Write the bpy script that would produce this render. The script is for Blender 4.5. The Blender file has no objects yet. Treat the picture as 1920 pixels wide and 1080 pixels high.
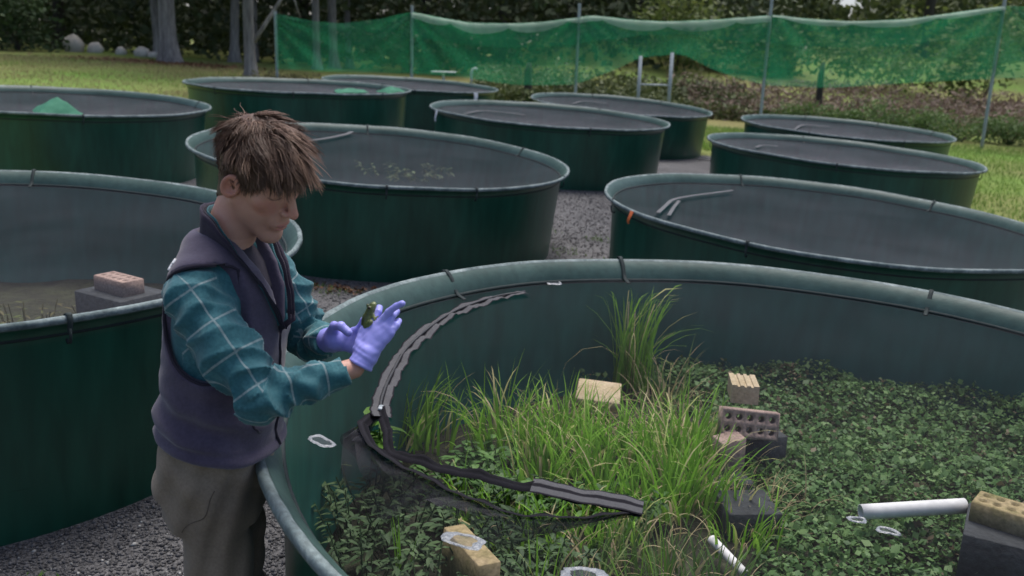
import bpy, math, random
import numpy as np
from mathutils import Matrix, Vector, Euler
# ---------------------------------------------------------------- camera, world, sun, exposure
scene = bpy.context.scene
CAMZ = 2.009
def make_camera():
    pitch, roll = math.radians(14.600), math.radians(1.8756)
    fw = Vector((0, math.cos(pitch), -math.sin(pitch))); r = Vector((1, 0, 0)); u = r.cross(fw)
    r2 = math.cos(roll) * r + math.sin(roll) * u
    u2 = -math.sin(roll) * r + math.cos(roll) * u
    m = Matrix((r2, u2, -fw)).transposed().to_4x4()
    m.translation = (0, 0, CAMZ)
    cd = bpy.data.cameras.new('camera'); cd.lens = 1745.346 / 1920 * 36; cd.sensor_width = 36
    cd.clip_end = 600; cd.clip_start = .05
    cd.dof.use_dof = True; cd.dof.focus_distance = 2.75; cd.dof.aperture_fstop = 4.0
    co = bpy.data.objects.new('camera', cd); scene.collection.objects.link(co)
    co.matrix_world = m; scene.camera = co
make_camera()
SUN_EL, SUN_AZ = math.radians(72), math.radians(20)     # soft sun behind cloud
world = bpy.data.worlds.new('World'); scene.world = world; world.use_nodes = True
wn = world.node_tree.nodes; wl = world.node_tree.links
bg = wn['Background']; sky = wn.new('ShaderNodeTexSky'); sky.sky_type = 'NISHITA'; sky.sun_disc = False
sky.sun_elevation = SUN_EL; sky.sun_rotation = SUN_AZ
sky.air_density = 0.6; sky.dust_density = 3.0; sky.ozone_density = 0.4
wl.new(sky.outputs[0], bg.inputs[0]); bg.inputs[1].default_value = 0.10
sd = bpy.data.lights.new('sun', 'SUN'); sd.energy = 1.5; sd.angle = math.radians(35); sd.color = (1, .98, .95)
so = bpy.data.objects.new('sun', sd); scene.collection.objects.link(so)
dirv = Vector((math.sin(SUN_AZ) * math.cos(SUN_EL), math.cos(SUN_AZ) * math.cos(SUN_EL), math.sin(SUN_EL)))
so.rotation_euler = dirv.to_track_quat('Z', 'Y').to_euler(); so.location = dirv * 60
scene.view_settings.view_transform = 'Standard'; scene.view_settings.look = 'None'
scene.view_settings.exposure = 1.12; scene.view_settings.gamma = 1
scene.cycles.use_denoising = True
scene.cycles.transparent_max_bounces = 24; scene.cycles.max_bounces = 8
rng = np.random.default_rng(7); random.seed(7)
# ---------------------------------------------------------------- helpers
COL = scene.collection
def mesh_np(name, V, F, mat=None, smooth=False, uv=None, attrs=None):
    """V (n,3); F list of index arrays (m,3) or (m,4); uv per-vertex (n,2)"""
    V = np.asarray(V, np.float32); F = [np.asarray(f, np.int32) for f in (F if isinstance(F, list) else [F]) if len(f)]
    me = bpy.data.meshes.new(name)
    me.vertices.add(len(V)); me.vertices.foreach_set('co', V.ravel())
    li = np.concatenate([f.ravel() for f in F]); tot = np.concatenate([np.full(len(f), f.shape[1], np.int32) for f in F])
    st = np.concatenate([[0], np.cumsum(tot)[:-1]]).astype(np.int32)
    me.loops.add(len(li)); me.loops.foreach_set('vertex_index', li.astype(np.int32))
    me.polygons.add(len(tot)); me.polygons.foreach_set('loop_start', st); me.polygons.foreach_set('loop_total', tot)
    if smooth: me.polygons.foreach_set('use_smooth', np.ones(len(tot), bool))
    if uv is not None:
        l = me.uv_layers.new(name='UVMap'); l.data.foreach_set('uv', np.asarray(uv, np.float32)[li].ravel())
    for k, a in (attrs or {}).items():
        at = me.attributes.new(k, 'FLOAT', 'POINT'); at.data.foreach_set('value', np.asarray(a, np.float32))
    me.update(); me.validate()
    if mat: me.materials.append(mat)
    return me
class Geo:
    def __init__(s): s.V = []; s.F3 = []; s.F4 = []; s.n = 0; s.A = []
    def add(s, V, F3=None, F4=None, a=0.0):
        V = np.asarray(V, float).reshape(-1, 3); s.V.append(V)
        if F3 is not None and len(F3): s.F3.append(np.asarray(F3) + s.n)
        if F4 is not None and len(F4): s.F4.append(np.asarray(F4) + s.n)
        s.A.append(np.broadcast_to(np.asarray(a, float), (len(V),))); s.n += len(V); return s
    def mesh(s, name, mat, smooth=False, attr=None):
        F = []
        if s.F3: F.append(np.concatenate(s.F3))
        if s.F4: F.append(np.concatenate(s.F4))
        return mesh_np(name, np.concatenate(s.V), F, mat, smooth, attrs={attr: np.concatenate(s.A)} if attr else None)
def link(name, me, parent=None, loc=None, rot=None):
    o = bpy.data.objects.new(name, me); COL.objects.link(o)
    if parent: o.parent = parent
    if loc is not None: o.location = loc
    if rot is not None: o.rotation_euler = rot
    return o
def empty(name, loc=(0, 0, 0), rot=(0, 0, 0)): return link(name, None, None, loc, rot)
def tag(o, label=None, cat=None, group=None, kind=None):
    if label: o['label'] = label
    if cat: o['category'] = cat
    if group: o['group'] = group
    if kind: o['kind'] = kind
    return o
def copy_tree(o, parent=None):
    c = o.copy(); COL.objects.link(c); c.parent = parent
    for ch in list(o.children): copy_tree(ch, c)
    return c
def lathe(prof, n=128, closed=False):
    prof = np.asarray(prof, float); m = len(prof); a = np.arange(n) * 2 * math.pi / n
    V = np.stack([np.outer(np.cos(a), prof[:, 0]), np.outer(np.sin(a), prof[:, 0]), np.tile(prof[:, 1], (n, 1))], -1).reshape(-1, 3)
    i = np.arange(n)[:, None]; j = np.arange(m if closed else m - 1)[None]; k = (j + 1) % m; i2 = (i + 1) % n
    F = np.stack([i * m + j, i2 * m + j, i2 * m + k, i * m + k], -1).reshape(-1, 4)
    return V, F
def tube(P, r, n=8, cap=True):
    P = np.asarray(P, float); m = len(P); r = np.broadcast_to(np.asarray(r, float), (m,))
    T = np.gradient(P, axis=0); T /= np.linalg.norm(T, axis=1)[:, None] + 1e-12
    up = np.array([0, 0, 1.]) if abs(T[0, 2]) < .9 else np.array([1., 0, 0])
    V = []
    for q in range(m):
        s = np.cross(T[q], up); s /= np.linalg.norm(s) + 1e-12; up = np.cross(s, T[q])
        a = np.arange(n) * 2 * math.pi / n
        V.append(P[q] + r[q] * (np.outer(np.cos(a), s) + np.outer(np.sin(a), up)))
    V = np.concatenate(V); i = np.arange(m - 1)[:, None]; j = np.arange(n)[None]; k = (j + 1) % n
    F4 = np.stack([i * n + j, i * n + k, (i + 1) * n + k, (i + 1) * n + j], -1).reshape(-1, 4)
    F3 = np.zeros((0, 3), int)
    if cap:
        V = np.concatenate([V, P[:1], P[-1:]]); b = m * n
        jj = np.arange(n); kk = (jj + 1) % n
        F3 = np.concatenate([np.stack([np.full(n, b), kk, jj], -1), np.stack([np.full(n, b + 1), (m - 1) * n + jj, (m - 1) * n + kk], -1)])
    return V, F3, F4
def bevel_box(sx, sy, sz, b=.004):
    """box centred in x,y, base at z=0, chamfered edges"""
    x, y = sx / 2, sy / 2
    prof = [(-b, 0), (0, b), (0, sz - b), (-b, sz)]
    V = []
    for d, z in prof:
        xx, yy = x + d, y + d
        V += [(xx - b, yy, z), (xx, yy - b, z), (xx, -yy + b, z), (xx - b, -yy, z), (-xx + b, -yy, z), (-xx, -yy + b, z), (-xx, yy - b, z), (-xx + b, yy, z)]
    F4 = []
    for k in range(3):
        for j in range(8): F4.append((k * 8 + (j + 1) % 8, k * 8 + j, k * 8 + 8 + j, k * 8 + 8 + (j + 1) % 8))
    F4 += [(24 + 0, 24 + 7, 24 + 4, 24 + 3), (24 + 0, 24 + 3, 24 + 2, 24 + 1), (24 + 7, 24 + 6, 24 + 5, 24 + 4),
           (0, 3, 4, 7), (0, 1, 2, 3), (7, 4, 5, 6)]
    return np.array(V), np.array(F4)
def vnoise(P, seed=0, scale=1.0):
    """cheap smooth pseudo noise in -1..1 from summed sines"""
    P = np.asarray(P, float) * scale; g = np.random.default_rng(seed); o = 0
    for k in range(5):
        d = g.normal(size=3); d /= np.linalg.norm(d); o = o + np.sin(P @ d * (1 + .7 * k) * 2.1 + g.uniform(0, 6.28)) / (1 + .5 * k)
    return o / 2.6
# --- node material builder
def new_mat(name):
    m = bpy.data.materials.new(name); m.use_nodes = True
    return m, m.node_tree.nodes, m.node_tree.links, m.node_tree.nodes['Principled BSDF']
def rgba(c): return (c[0], c[1], c[2], 1)
def pmat(name, cols, scale=5.0, rough=.7, bump=0.0, bscale=None, detail=6, spec=.4, coord='Object', dist=.02, stretch=(1, 1, 1), fine=None, rrange=0.0, sheen=0, sss=0, trans=0):
    """procedural material: noise ramp over two or three colours, optional second fine noise, bump"""
    m, N, L, B = new_mat(name)
    tc = N.new('ShaderNodeTexCoord'); mp = N.new('ShaderNodeMapping'); mp.inputs['Scale'].default_value = stretch
    L.new(tc.outputs[coord], mp.inputs[0]); vec = mp.outputs[0]
    nz = N.new('ShaderNodeTexNoise'); nz.inputs['Scale'].default_value = scale; nz.inputs['Detail'].default_value = detail; nz.inputs['Roughness'].default_value = .62
    L.new(vec, nz.inputs['Vector'])
    rp = N.new('ShaderNodeValToRGB'); e = rp.color_ramp.elements
    e[0].position = .3; e[1].position = .7; e[0].color = rgba(cols[0]); e[1].color = rgba(cols[-1])
    if len(cols) == 3: q = e.new(.5); q.color = rgba(cols[1])
    L.new(nz.outputs['Fac'], rp.inputs[0]); col = rp.outputs[0]
    if fine:
        n2 = N.new('ShaderNodeTexNoise'); n2.inputs['Scale'].default_value = fine[0]; n2.inputs['Detail'].default_value = 4
        L.new(vec, n2.inputs['Vector']); mr = N.new('ShaderNodeMapRange'); mr.inputs[1].default_value = .3; mr.inputs[2].default_value = .7
        mr.inputs[3].default_value = 1 - fine[1]; mr.inputs[4].default_value = 1 + fine[1]; L.new(n2.outputs['Fac'], mr.inputs[0])
        mx = N.new('ShaderNodeMix'); mx.data_type = 'RGBA'; mx.blend_type = 'MULTIPLY'; mx.inputs[0].default_value = 1
        L.new(col, mx.inputs[6]); L.new(mr.outputs[0], mx.inputs[7]); col = mx.outputs[2]
    L.new(col, B.inputs['Base Color']); B.inputs['Roughness'].default_value = rough; B.inputs['Specular IOR Level'].default_value = spec
    if rrange:
        m2 = N.new('ShaderNodeMapRange'); m2.inputs[3].default_value = rough - rrange; m2.inputs[4].default_value = rough + rrange
        L.new(nz.outputs['Fac'], m2.inputs[0]); L.new(m2.outputs[0], B.inputs['Roughness'])
    if bump:
        nb = N.new('ShaderNodeTexNoise'); nb.inputs['Scale'].default_value = bscale or scale * 3; nb.inputs['Detail'].default_value = 5
        L.new(vec, nb.inputs['Vector']); bp = N.new('ShaderNodeBump'); bp.inputs['Strength'].default_value = bump; bp.inputs['Distance'].default_value = dist
        L.new(nb.outputs['Fac'], bp.inputs['Height']); L.new(bp.outputs[0], B.inputs['Normal'])
    if sheen: B.inputs['Sheen Weight'].default_value = sheen; B.inputs['Sheen Roughness'].default_value = .5
    if sss: B.inputs['Subsurface Weight'].default_value = sss; B.inputs['Subsurface Radius'].default_value = (.01, .004, .002)
    if trans:
        tr = N.new('ShaderNodeBsdfTranslucent'); L.new(col, tr.inputs[0]); ms = N.new('ShaderNodeMixShader'); ms.inputs[0].default_value = trans
        L.new(B.outputs[0], ms.inputs[1]); L.new(tr.outputs[0], ms.inputs[2]); L.new(ms.outputs[0], N['Material Output'].inputs[0])
    return m
def attr_mat(name, cols, attr='shade', rough=.6, trans=.25, spec=.25, pos=None):
    """foliage: ramp over a per-piece random number"""
    m, N, L, B = new_mat(name)
    at = N.new('ShaderNodeAttribute'); at.attribute_name = attr
    rp = N.new('ShaderNodeValToRGB'); e = rp.color_ramp.elements
    e[0].color = rgba(cols[0]); e[1].color = rgba(cols[-1])
    for k, c in enumerate(cols[1:-1]): q = e.new((pos[k] if pos else (k + 1) / (len(cols) - 1))); q.color = rgba(c)
    L.new(at.outputs['Fac'], rp.inputs[0]); L.new(rp.outputs[0], B.inputs['Base Color'])
    B.inputs['Roughness'].default_value = rough; B.inputs['Specular IOR Level'].default_value = spec
    if trans:
        tr = N.new('ShaderNodeBsdfTranslucent'); L.new(rp.outputs[0], tr.inputs[0]); ms = N.new('ShaderNodeMixShader'); ms.inputs[0].default_value = trans
        L.new(B.outputs[0], ms.inputs[1]); L.new(tr.outputs[0], ms.inputs[2]); L.new(ms.outputs[0], N['Material Output'].inputs[0])
    return m
def net_mat(name, thread, cover, rough=.8, tint=None, tau=1.0, nscale=3.0):
    """fine woven netting: the share of light the threads stop grows with the slant of the ray through the weave"""
    m, N, L, B = new_mat(name)
    g = N.new('ShaderNodeNewGeometry'); d = N.new('ShaderNodeVectorMath'); d.operation = 'DOT_PRODUCT'
    L.new(g.outputs['Normal'], d.inputs[0]); L.new(g.outputs['Incoming'], d.inputs[1])
    def mth(op, a, b=None):
        q = N.new('ShaderNodeMath'); q.operation = op
        for i, v in enumerate((a, b)):
            if v is None: continue
            if isinstance(v, (int, float)): q.inputs[i].default_value = v
            else: L.new(v, q.inputs[i])
        return q.outputs[0]
    c = mth('MAXIMUM', mth('ABSOLUTE', d.outputs['Value']), .06)
    tc = N.new('ShaderNodeTexCoord'); nz = N.new('ShaderNodeTexNoise'); nz.inputs['Scale'].default_value = nscale; nz.inputs['Detail'].default_value = 5
    L.new(tc.outputs['Object'], nz.inputs['Vector'])
    open_ = mth('ADD', 1 - cover - cover * .25, mth('MULTIPLY', nz.outputs['Fac'], cover * .5))
    T = mth('POWER', open_, mth('POWER', mth('DIVIDE', 1.0, c), tau))
    B.inputs['Roughness'].default_value = rough; B.inputs['Specular IOR Level'].default_value = .2
    n2 = N.new('ShaderNodeTexNoise'); n2.inputs['Scale'].default_value = 1.1; n2.inputs['Detail'].default_value = 6; L.new(tc.outputs['Object'], n2.inputs['Vector'])
    rp = N.new('ShaderNodeValToRGB'); e = rp.color_ramp.elements; e[0].position = .3; e[1].position = .7
    e[0].color = rgba([q * .75 for q in thread]); e[1].color = rgba([q * 1.25 for q in thread]); L.new(n2.outputs['Fac'], rp.inputs[0]); L.new(rp.outputs[0], B.inputs['Base Color'])
    tr = N.new('ShaderNodeBsdfTransparent'); ms = N.new('ShaderNodeMixShader')
    fr = B.outputs[0]
    if tint:
        tl = N.new('ShaderNodeBsdfTranslucent'); tl.inputs[0].default_value = rgba(tint); m3 = N.new('ShaderNodeMixShader'); m3.inputs[0].default_value = .45
        L.new(B.outputs[0], m3.inputs[1]); L.new(tl.outputs[0], m3.inputs[2]); fr = m3.outputs[0]
    L.new(T, ms.inputs[0]); L.new(fr, ms.inputs[1]); L.new(tr.outputs[0], ms.inputs[2]); L.new(ms.outputs[0], N['Material Output'].inputs[0])
    return m
# ---------------------------------------------------------------- ground
TANKS = dict(  # centre x, y, rim height, tilt along x, tilt along y, radius
    A=(-5.994, 12.346, 1.145, -2.73, .54, 1.886), B=(-3.789, 16.457, 1.230, -1.26, .56, 1.908), C=(-2.343, 20.705, 1.146, -2.48, 1.27, 1.895),
    D=(.508, 15.077, .978, -2.61, 1.36, 1.902), E=(2.154, 19.872, .894, -3.03, 2.38, 1.889), F=(6.104, 17.572, .734, -2.35, 1.66, 1.898),
    G=(4.646, 13.418, .704, -3.0, .83, 1.891), H=(2.66, 7.835, .725, -3.2, 1.03, 1.894), I=(1.189, 2.782, .928, -3.45, .6, 1.924),
    J=(-1.356, 9.526, .928, -3.79, 1.92, 1.893), K=(-3.034, 4.603, 1.042, -2.4, -.03, 1.909))
TH = .93
def ground_z(x, y):
    x = np.asarray(x, float); y = np.asarray(y, float)
    z = -.0459 * 16 * np.tanh(x / 16) + .0145 * np.where(y < 25, y, 25 + 4 * np.tanh((y - 25) / 4)) - .17
    nw = 0; w0 = .02
    for k, (cx, cy, rz, tx, ty, R) in TANKS.items():
        dz = rz - TH - (-.0459 * 16 * math.tanh(cx / 16) + .0145 * cy - .17)
        w = np.exp(-((x - cx) ** 2 + (y - cy) ** 2) / 2.1 ** 2); nw = nw + w * dz; w0 = w0 + w
    z = z + nw / w0
    t = np.clip((x + 4) / 7, 0, 1); rise = t * t * (3 - 2 * t) * 2.7 * (lambda q: q * q * (3 - 2 * q))(np.clip((y - 34) / 30, 0, 1))   # the paddock climbs beyond the fence
    return z + np.clip(-x - 9, 0, 14) * .012 + rise
def gz(x, y): return float(ground_z(x, y))
def pad_edge(a):
    """distance of the gravel edge from (1, 10) in direction a"""
    c, s = math.cos(a), math.sin(a)
    d = 1 / max(((abs(c) / (6.6 if c > 0 else 5.9)) ** 3 + (abs(s) / (12.2 if s > 0 else 16)) ** 3) ** (1 / 3), 1e-6)
    return d * (1 + .03 * math.sin(7 * a) + .02 * math.sin(17 * a + 1))
m_lawn = pmat('lawn_grass', [(.18, .15, .07), (.16, .18, .06), (.13, .25, .045)], scale=.13, rough=.95, bump=.6, bscale=40, fine=(14, .35), spec=.1)
m_gravel = pmat('gravel', [(.075, .074, .077), (.13, .128, .13)], scale=1.2, rough=.95, bump=1.0, bscale=90, fine=(70, .55), spec=.2, dist=.015)
def build_ground():
    xs = np.concatenate([np.linspace(-160, -20, 16)[:-1], np.linspace(-20, 22, 71), np.linspace(22, 160, 16)[1:]])
    ys = np.concatenate([np.linspace(-60, -4, 9)[:-1], np.linspace(-4, 30, 60), np.linspace(30, 220, 22)[1:]])
    X, Y = np.meshgrid(xs, ys, indexing='ij'); Z = ground_z(X, Y)
    Z = Z + .04 * vnoise(np.stack([X, Y, 0 * X], -1).reshape(-1, 3), 3, .5).reshape(X.shape) * (np.hypot(X - 1, Y - 8) > 15)
    n, m = X.shape; i = np.arange(n - 1)[:, None]; j = np.arange(m - 1)[None]
    F = np.stack([i * m + j, (i + 1) * m + j, (i + 1) * m + j + 1, i * m + j + 1], -1).reshape(-1, 4)
    tag(link('lawn', mesh_np('lawn', np.stack([X, Y, Z], -1).reshape(-1, 3), F, m_lawn, True)), kind='structure')
    na, nr = 180, 70; V = [(1, 8, gz(1, 8) + .012)]
    for r in range(1, nr + 1):
        for a in range(na):
            t = 2 * math.pi * a / na; d = pad_edge(t) * r / nr; x, y = 1 + d * math.cos(t), 8 + d * math.sin(t)
            V.append((x, y, gz(x, y) + .012))
    F4 = [(1 + (r - 1) * na + a, 1 + r * na + a, 1 + r * na + (a + 1) % na, 1 + (r - 1) * na + (a + 1) % na) for r in range(1, nr) for a in range(na)]
    F3 = [(0, 1 + a, 1 + (a + 1) % na) for a in range(na)]
    tag(link('gravel_pad', mesh_np('gravel_pad', V, [np.array(F4), np.array(F3)], m_gravel, True)), kind='structure')
build_ground()
def outside_tanks(x, y, mrg=0.0):
    ok = np.ones(len(x), bool)
    for k, (cx, cy, rz, tx, ty, R) in TANKS.items(): ok &= (x - cx) ** 2 + (y - cy) ** 2 > (R * .93 + mrg) ** 2
    return ok
def stones(name, n, box, s0, s1, mat, keep=None):
    x = rng.uniform(box[0], box[1], n); y = rng.uniform(box[2], box[3], n)
    k = outside_tanks(x, y)
    if keep is not None: k &= keep(x, y)
    x, y = x[k], y[k]; n = len(x); z = ground_z(x, y) + .012
    s = rng.uniform(s0, s1, n) * rng.choice([.6, 1, 1.5], n, p=[.4, .45, .15])
    base = np.array([(1, 0, 0), (0, 1, 0), (-1, 0, 0), (0, -1, 0), (0, 0, 1), (0, 0, -1)], float)
    T = np.array([(0, 1, 4), (1, 2, 4), (2, 3, 4), (3, 0, 4), (1, 0, 5), (2, 1, 5), (3, 2, 5), (0, 3, 5)])
    V = base[None] * rng.uniform(.55, 1.1, (n, 6, 1)) * (s[:, None, None]) * np.array([1, 1, .75])
    a = rng.uniform(0, 6.28, n); c, q = np.cos(a)[:, None], np.sin(a)[:, None]
    V = np.stack([V[..., 0] * c - V[..., 1] * q, V[..., 0] * q + V[..., 1] * c, V[..., 2]], -1) + np.stack([x, y, z + s * .25], -1)[:, None]
    F = (T[None] + (np.arange(n) * 6)[:, None, None]).reshape(-1, 3)
    sh = np.repeat(rng.uniform(0, 1, n), 6)
    return mesh_np(name, V.reshape(-1, 3), F, mat, False, attrs={'shade': sh})
m_stone = attr_mat('gravel_stone', [(.046, .046, .049), (.086, .085, .088), (.13, .128, .13), (.42, .42, .4)], rough=.9, trans=0, pos=[.35, .965])
tag(link('gravel', stones('gravel', 60000, (-2.6, -.1, 1.2, 4.6), .005, .011, m_stone)), label='loose dark grey gravel stones on the ground round the tanks', cat='gravel', kind='stuff')
tag(link('gravel', stones('gravel', 30000, (-2.6, 3.2, 4.4, 13.5), .008, .016, m_stone)), label='coarser grey gravel lying between the tanks further back', cat='gravel', kind='stuff')
# --- blades of grass, shared by lawn, weeds and clumps
def blades(n, base, h, az, lean, curl, w, seg=4, twist=None, shade=None):
    """n ribbon blades; base (n,3), h, az, lean (start angle from vertical), curl (added angle to the tip), w"""
    h, az, lean, curl, w = [np.broadcast_to(np.asarray(v, float), (n,)) for v in (h, az, lean, curl, w)]
    d = np.stack([np.cos(az), np.sin(az), 0 * az], -1); tw = az + math.pi / 2 + (rng.uniform(-.7, .7, n) if twist is None else twist)
    sd_ = np.stack([np.cos(tw), np.sin(tw), 0 * tw], -1)
    P = np.array(base, float); pts = [P]; 
    for k in range(seg):
        t = lean + curl * ((k + .5) / seg) ** 1.4
        P = P + (h / seg)[:, None] * (np.sin(t)[:, None] * d + np.cos(t)[:, None] * np.array([0, 0, 1.])); pts.append(P)
    prof = [1, 1, .85, .6, .4, .3][:seg] if seg <= 6 else list(np.linspace(1, .3, seg))
    V = []
    for k in range(seg): o = sd_ * (w * prof[k] / 2)[:, None]; V += [pts[k] - o, pts[k] + o]
    V.append(pts[-1]); V = np.stack(V, 1); m = 2 * seg + 1
    F4 = np.array([(2 * k, 2 * k + 1, 2 * k + 3, 2 * k + 2) for k in range(seg - 1)]); F3 = np.array([(2 * seg - 2, 2 * seg - 1, 2 * seg)])
    off = (np.arange(n) * m)[:, None, None]
    sh = rng.uniform(0, 1, n) if shade is None else shade
    return V.reshape(-1, 3), (F3[None] + off).reshape(-1, 3), (F4[None] + off).reshape(-1, 4), np.repeat(sh, m)
m_blade_lawn = attr_mat('lawn_blades', [(.11, .15, .04), (.17, .27, .06), (.24, .37, .08), (.3, .26, .13)], rough=.8, trans=.3)
def lawn_blades():
    G = Geo()
    for (n, x0, x1, y0, y1, h0, h1) in ((26000, 6.4, 14.5, 9, 26, .05, .13), (9000, 2.2, 6.5, 20.6, 26, .06, .16), (16000, -9, -2.6, 12.5, 25, .05, .12), (26000, -22, -6, 17, 38, .06, .14)):
        x = rng.uniform(x0, x1, n); y = rng.uniform(y0, y1, n)
        a = np.arctan2(y - 8, x - 1); pe = np.array([pad_edge(t) for t in a])
        k = outside_tanks(x, y) & (np.hypot(x - 1, y - 8) > pe * rng.uniform(.94, 1.03, n)); x, y = x[k], y[k]; n = len(x)
        b = np.stack([x, y, ground_z(x, y) - .005], -1)
        sh = np.clip(.40 + .25 * vnoise(b, 5, .6) + rng.normal(0, .15, n) + .6 * (x < -6.5) * np.clip((y - 18) / 6, 0, 1), 0, 1)
        V, F3, F4, A = blades(n, b, rng.uniform(h0, h1, n), rng.uniform(0, 6.28, n), rng.uniform(0, .5, n), rng.uniform(.2, 1.2, n), rng.uniform(.008, .018, n), seg=2, shade=sh)
        G.add(V, F3, F4, A)
    tag(link('lawn_grass', G.mesh('lawn_grass', m_blade_lawn, attr='shade')), label='short mown green grass beyond the gravel pad', cat='grass', kind='stuff')
lawn_blades()
m_weed = attr_mat('weed_leaf', [(.05, .09, .025), (.08, .16, .03), (.13, .2, .05)], trans=.3)
def gravel_weeds():
    spots = [(-1.05, 3.0, .10), (-1.5, 2.75, .1), (-1.75, 2.95, .09), (.5, 9.6, .22), (1.0, 9.2, .22), (.95, 10.3, .16), (.3, 10.6, .2), (-1.45, 7.35, .2), (-1.7, 7.5, .15), (-1.2, 2.5, .07)]
    for i, (x, y, r) in enumerate(spots):
        n = int(30 + 260 * r); q = rng.normal(0, r * .5, (n, 2)); b = np.stack([x + q[:, 0], y + q[:, 1], ground_z(x + q[:, 0], y + q[:, 1]) + .008], -1)
        ok = outside_tanks(b[:, 0], b[:, 1], .0); b = b[ok]; n = len(b)
        V, F3, F4, A = blades(n, b, rng.uniform(.02, .06, n), rng.uniform(0, 6.28, n), rng.uniform(.2, 1, n), rng.uniform(.2, 1., n), rng.uniform(.005, .011, n), seg=2)
        G = Geo().add(V, F3, F4, A)
        o = link('weed_tuft', G.mesh('weed_tuft', m_weed, attr='shade'))
        tag(o, 'small green weed tuft growing up through the grey gravel', 'weed', 'weed tufts in the gravel', 'stuff')
gravel_weeds()
m_litter = attr_mat('leaf_litter_mat', [(.07, .03, .015), (.14, .06, .03), (.18, .1, .05)], trans=0)
def leaf_quads(C, s, asp=.5, upb=.6, nrm=None):
    n = len(C); nz = rng.normal(size=(n, 3)); nz[:, 2] = np.abs(nz[:, 2]) + upb
    if nrm is not None: nz = nz * .5 + nrm
    nz /= np.linalg.norm(nz, axis=1)[:, None]; t = np.cross(nz, rng.normal(size=(n, 3))); t /= np.linalg.norm(t, axis=1)[:, None] + 1e-9; b = np.cross(nz, t)
    s = np.broadcast_to(s, (n,))[:, None]
    V = np.stack([C - t * s * .5, C + b * s * asp * .5 - nz * s * .08, C + t * s * .5 - nz * s * .06, C - b * s * asp * .5 - nz * s * .08], 1)
    o = np.arange(n)[:, None] * 4
    return V.reshape(-1, 3), np.concatenate([o + np.array([[0, 1, 2]]), o + np.array([[0, 2, 3]])])
q = rng.normal(0, 1, (160, 2)) * np.array([.28, .08]) + np.array([-1.25, 7.42]); q = q[outside_tanks(q[:, 0], q[:, 1])]
V, F3 = leaf_quads(np.stack([q[:, 0], q[:, 1], ground_z(q[:, 0], q[:, 1]) + .03], -1), rng.uniform(.03, .06, len(q)))
tag(link('leaf_litter', Geo().add(V, F3, None, np.repeat(rng.uniform(0, 1, len(q)), 4)).mesh('leaf_litter', m_litter, attr='shade')), label='drift of reddish brown fallen leaves against a tank foot', cat='leaves', kind='stuff')
# ---------------------------------------------------------------- tanks
m_tank = pmat('tank_plastic', [(.009, .052, .032), (.012, .07, .043), (.016, .088, .055)], scale=2.2, rough=.34, bump=.1, bscale=9, stretch=(1, 1, .18), fine=(14, .22), spec=.5, rrange=.1, dist=.01)
m_lip = pmat('pale_lip', [(.024, .056, .047), (.037, .076, .065), (.054, .1, .088)], scale=2.2, rough=.5, bump=.1, bscale=20, fine=(25, .15), spec=.4)  # lip in a paler green than the walls
m_edge = pmat('worn_edge', [(.06, .09, .09), (.14, .18, .18), (.25, .3, .295)], scale=9, rough=.75, bump=.5, bscale=60, fine=(60, .25), dist=.006)
m_inner = pmat('tank_inside', [(.010, .072, .056), (.016, .095, .073)], scale=1.5, rough=.55, stretch=(1, 1, .3), fine=(12, .2), spec=.3)
m_net = net_mat('netting', (.095, .092, .106), .0125, tau=1.65)
m_strap = pmat('strap', [(.01, .02, .02), (.025, .035, .035)], scale=30, rough=.8)
m_steel = pmat('galvanised', [(.22, .25, .27), (.36, .4, .42)], scale=12, rough=.5, spec=.6, fine=(40, .15))
R0 = 1.9
def wob(V, seed, amp=.004, flat=False):
    a = np.arctan2(V[:, 1], V[:, 0]); r = np.hypot(V[:, 0], V[:, 1]) + 1e-9
    f = 1 + amp * (np.sin(2 * a + seed) + .6 * np.sin(3 * a + 2 * seed) + .3 * np.sin(7 * a + seed)) / 1
    W = V.copy(); W[:, 0] *= f; W[:, 1] *= f; W[:, 2] += (amp * .8 * np.sin(5 * a + seed) + amp * .5 * np.sin(11 * a + 2 * seed)) * ((r / R0) ** 8 if flat else 1); return W
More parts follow.
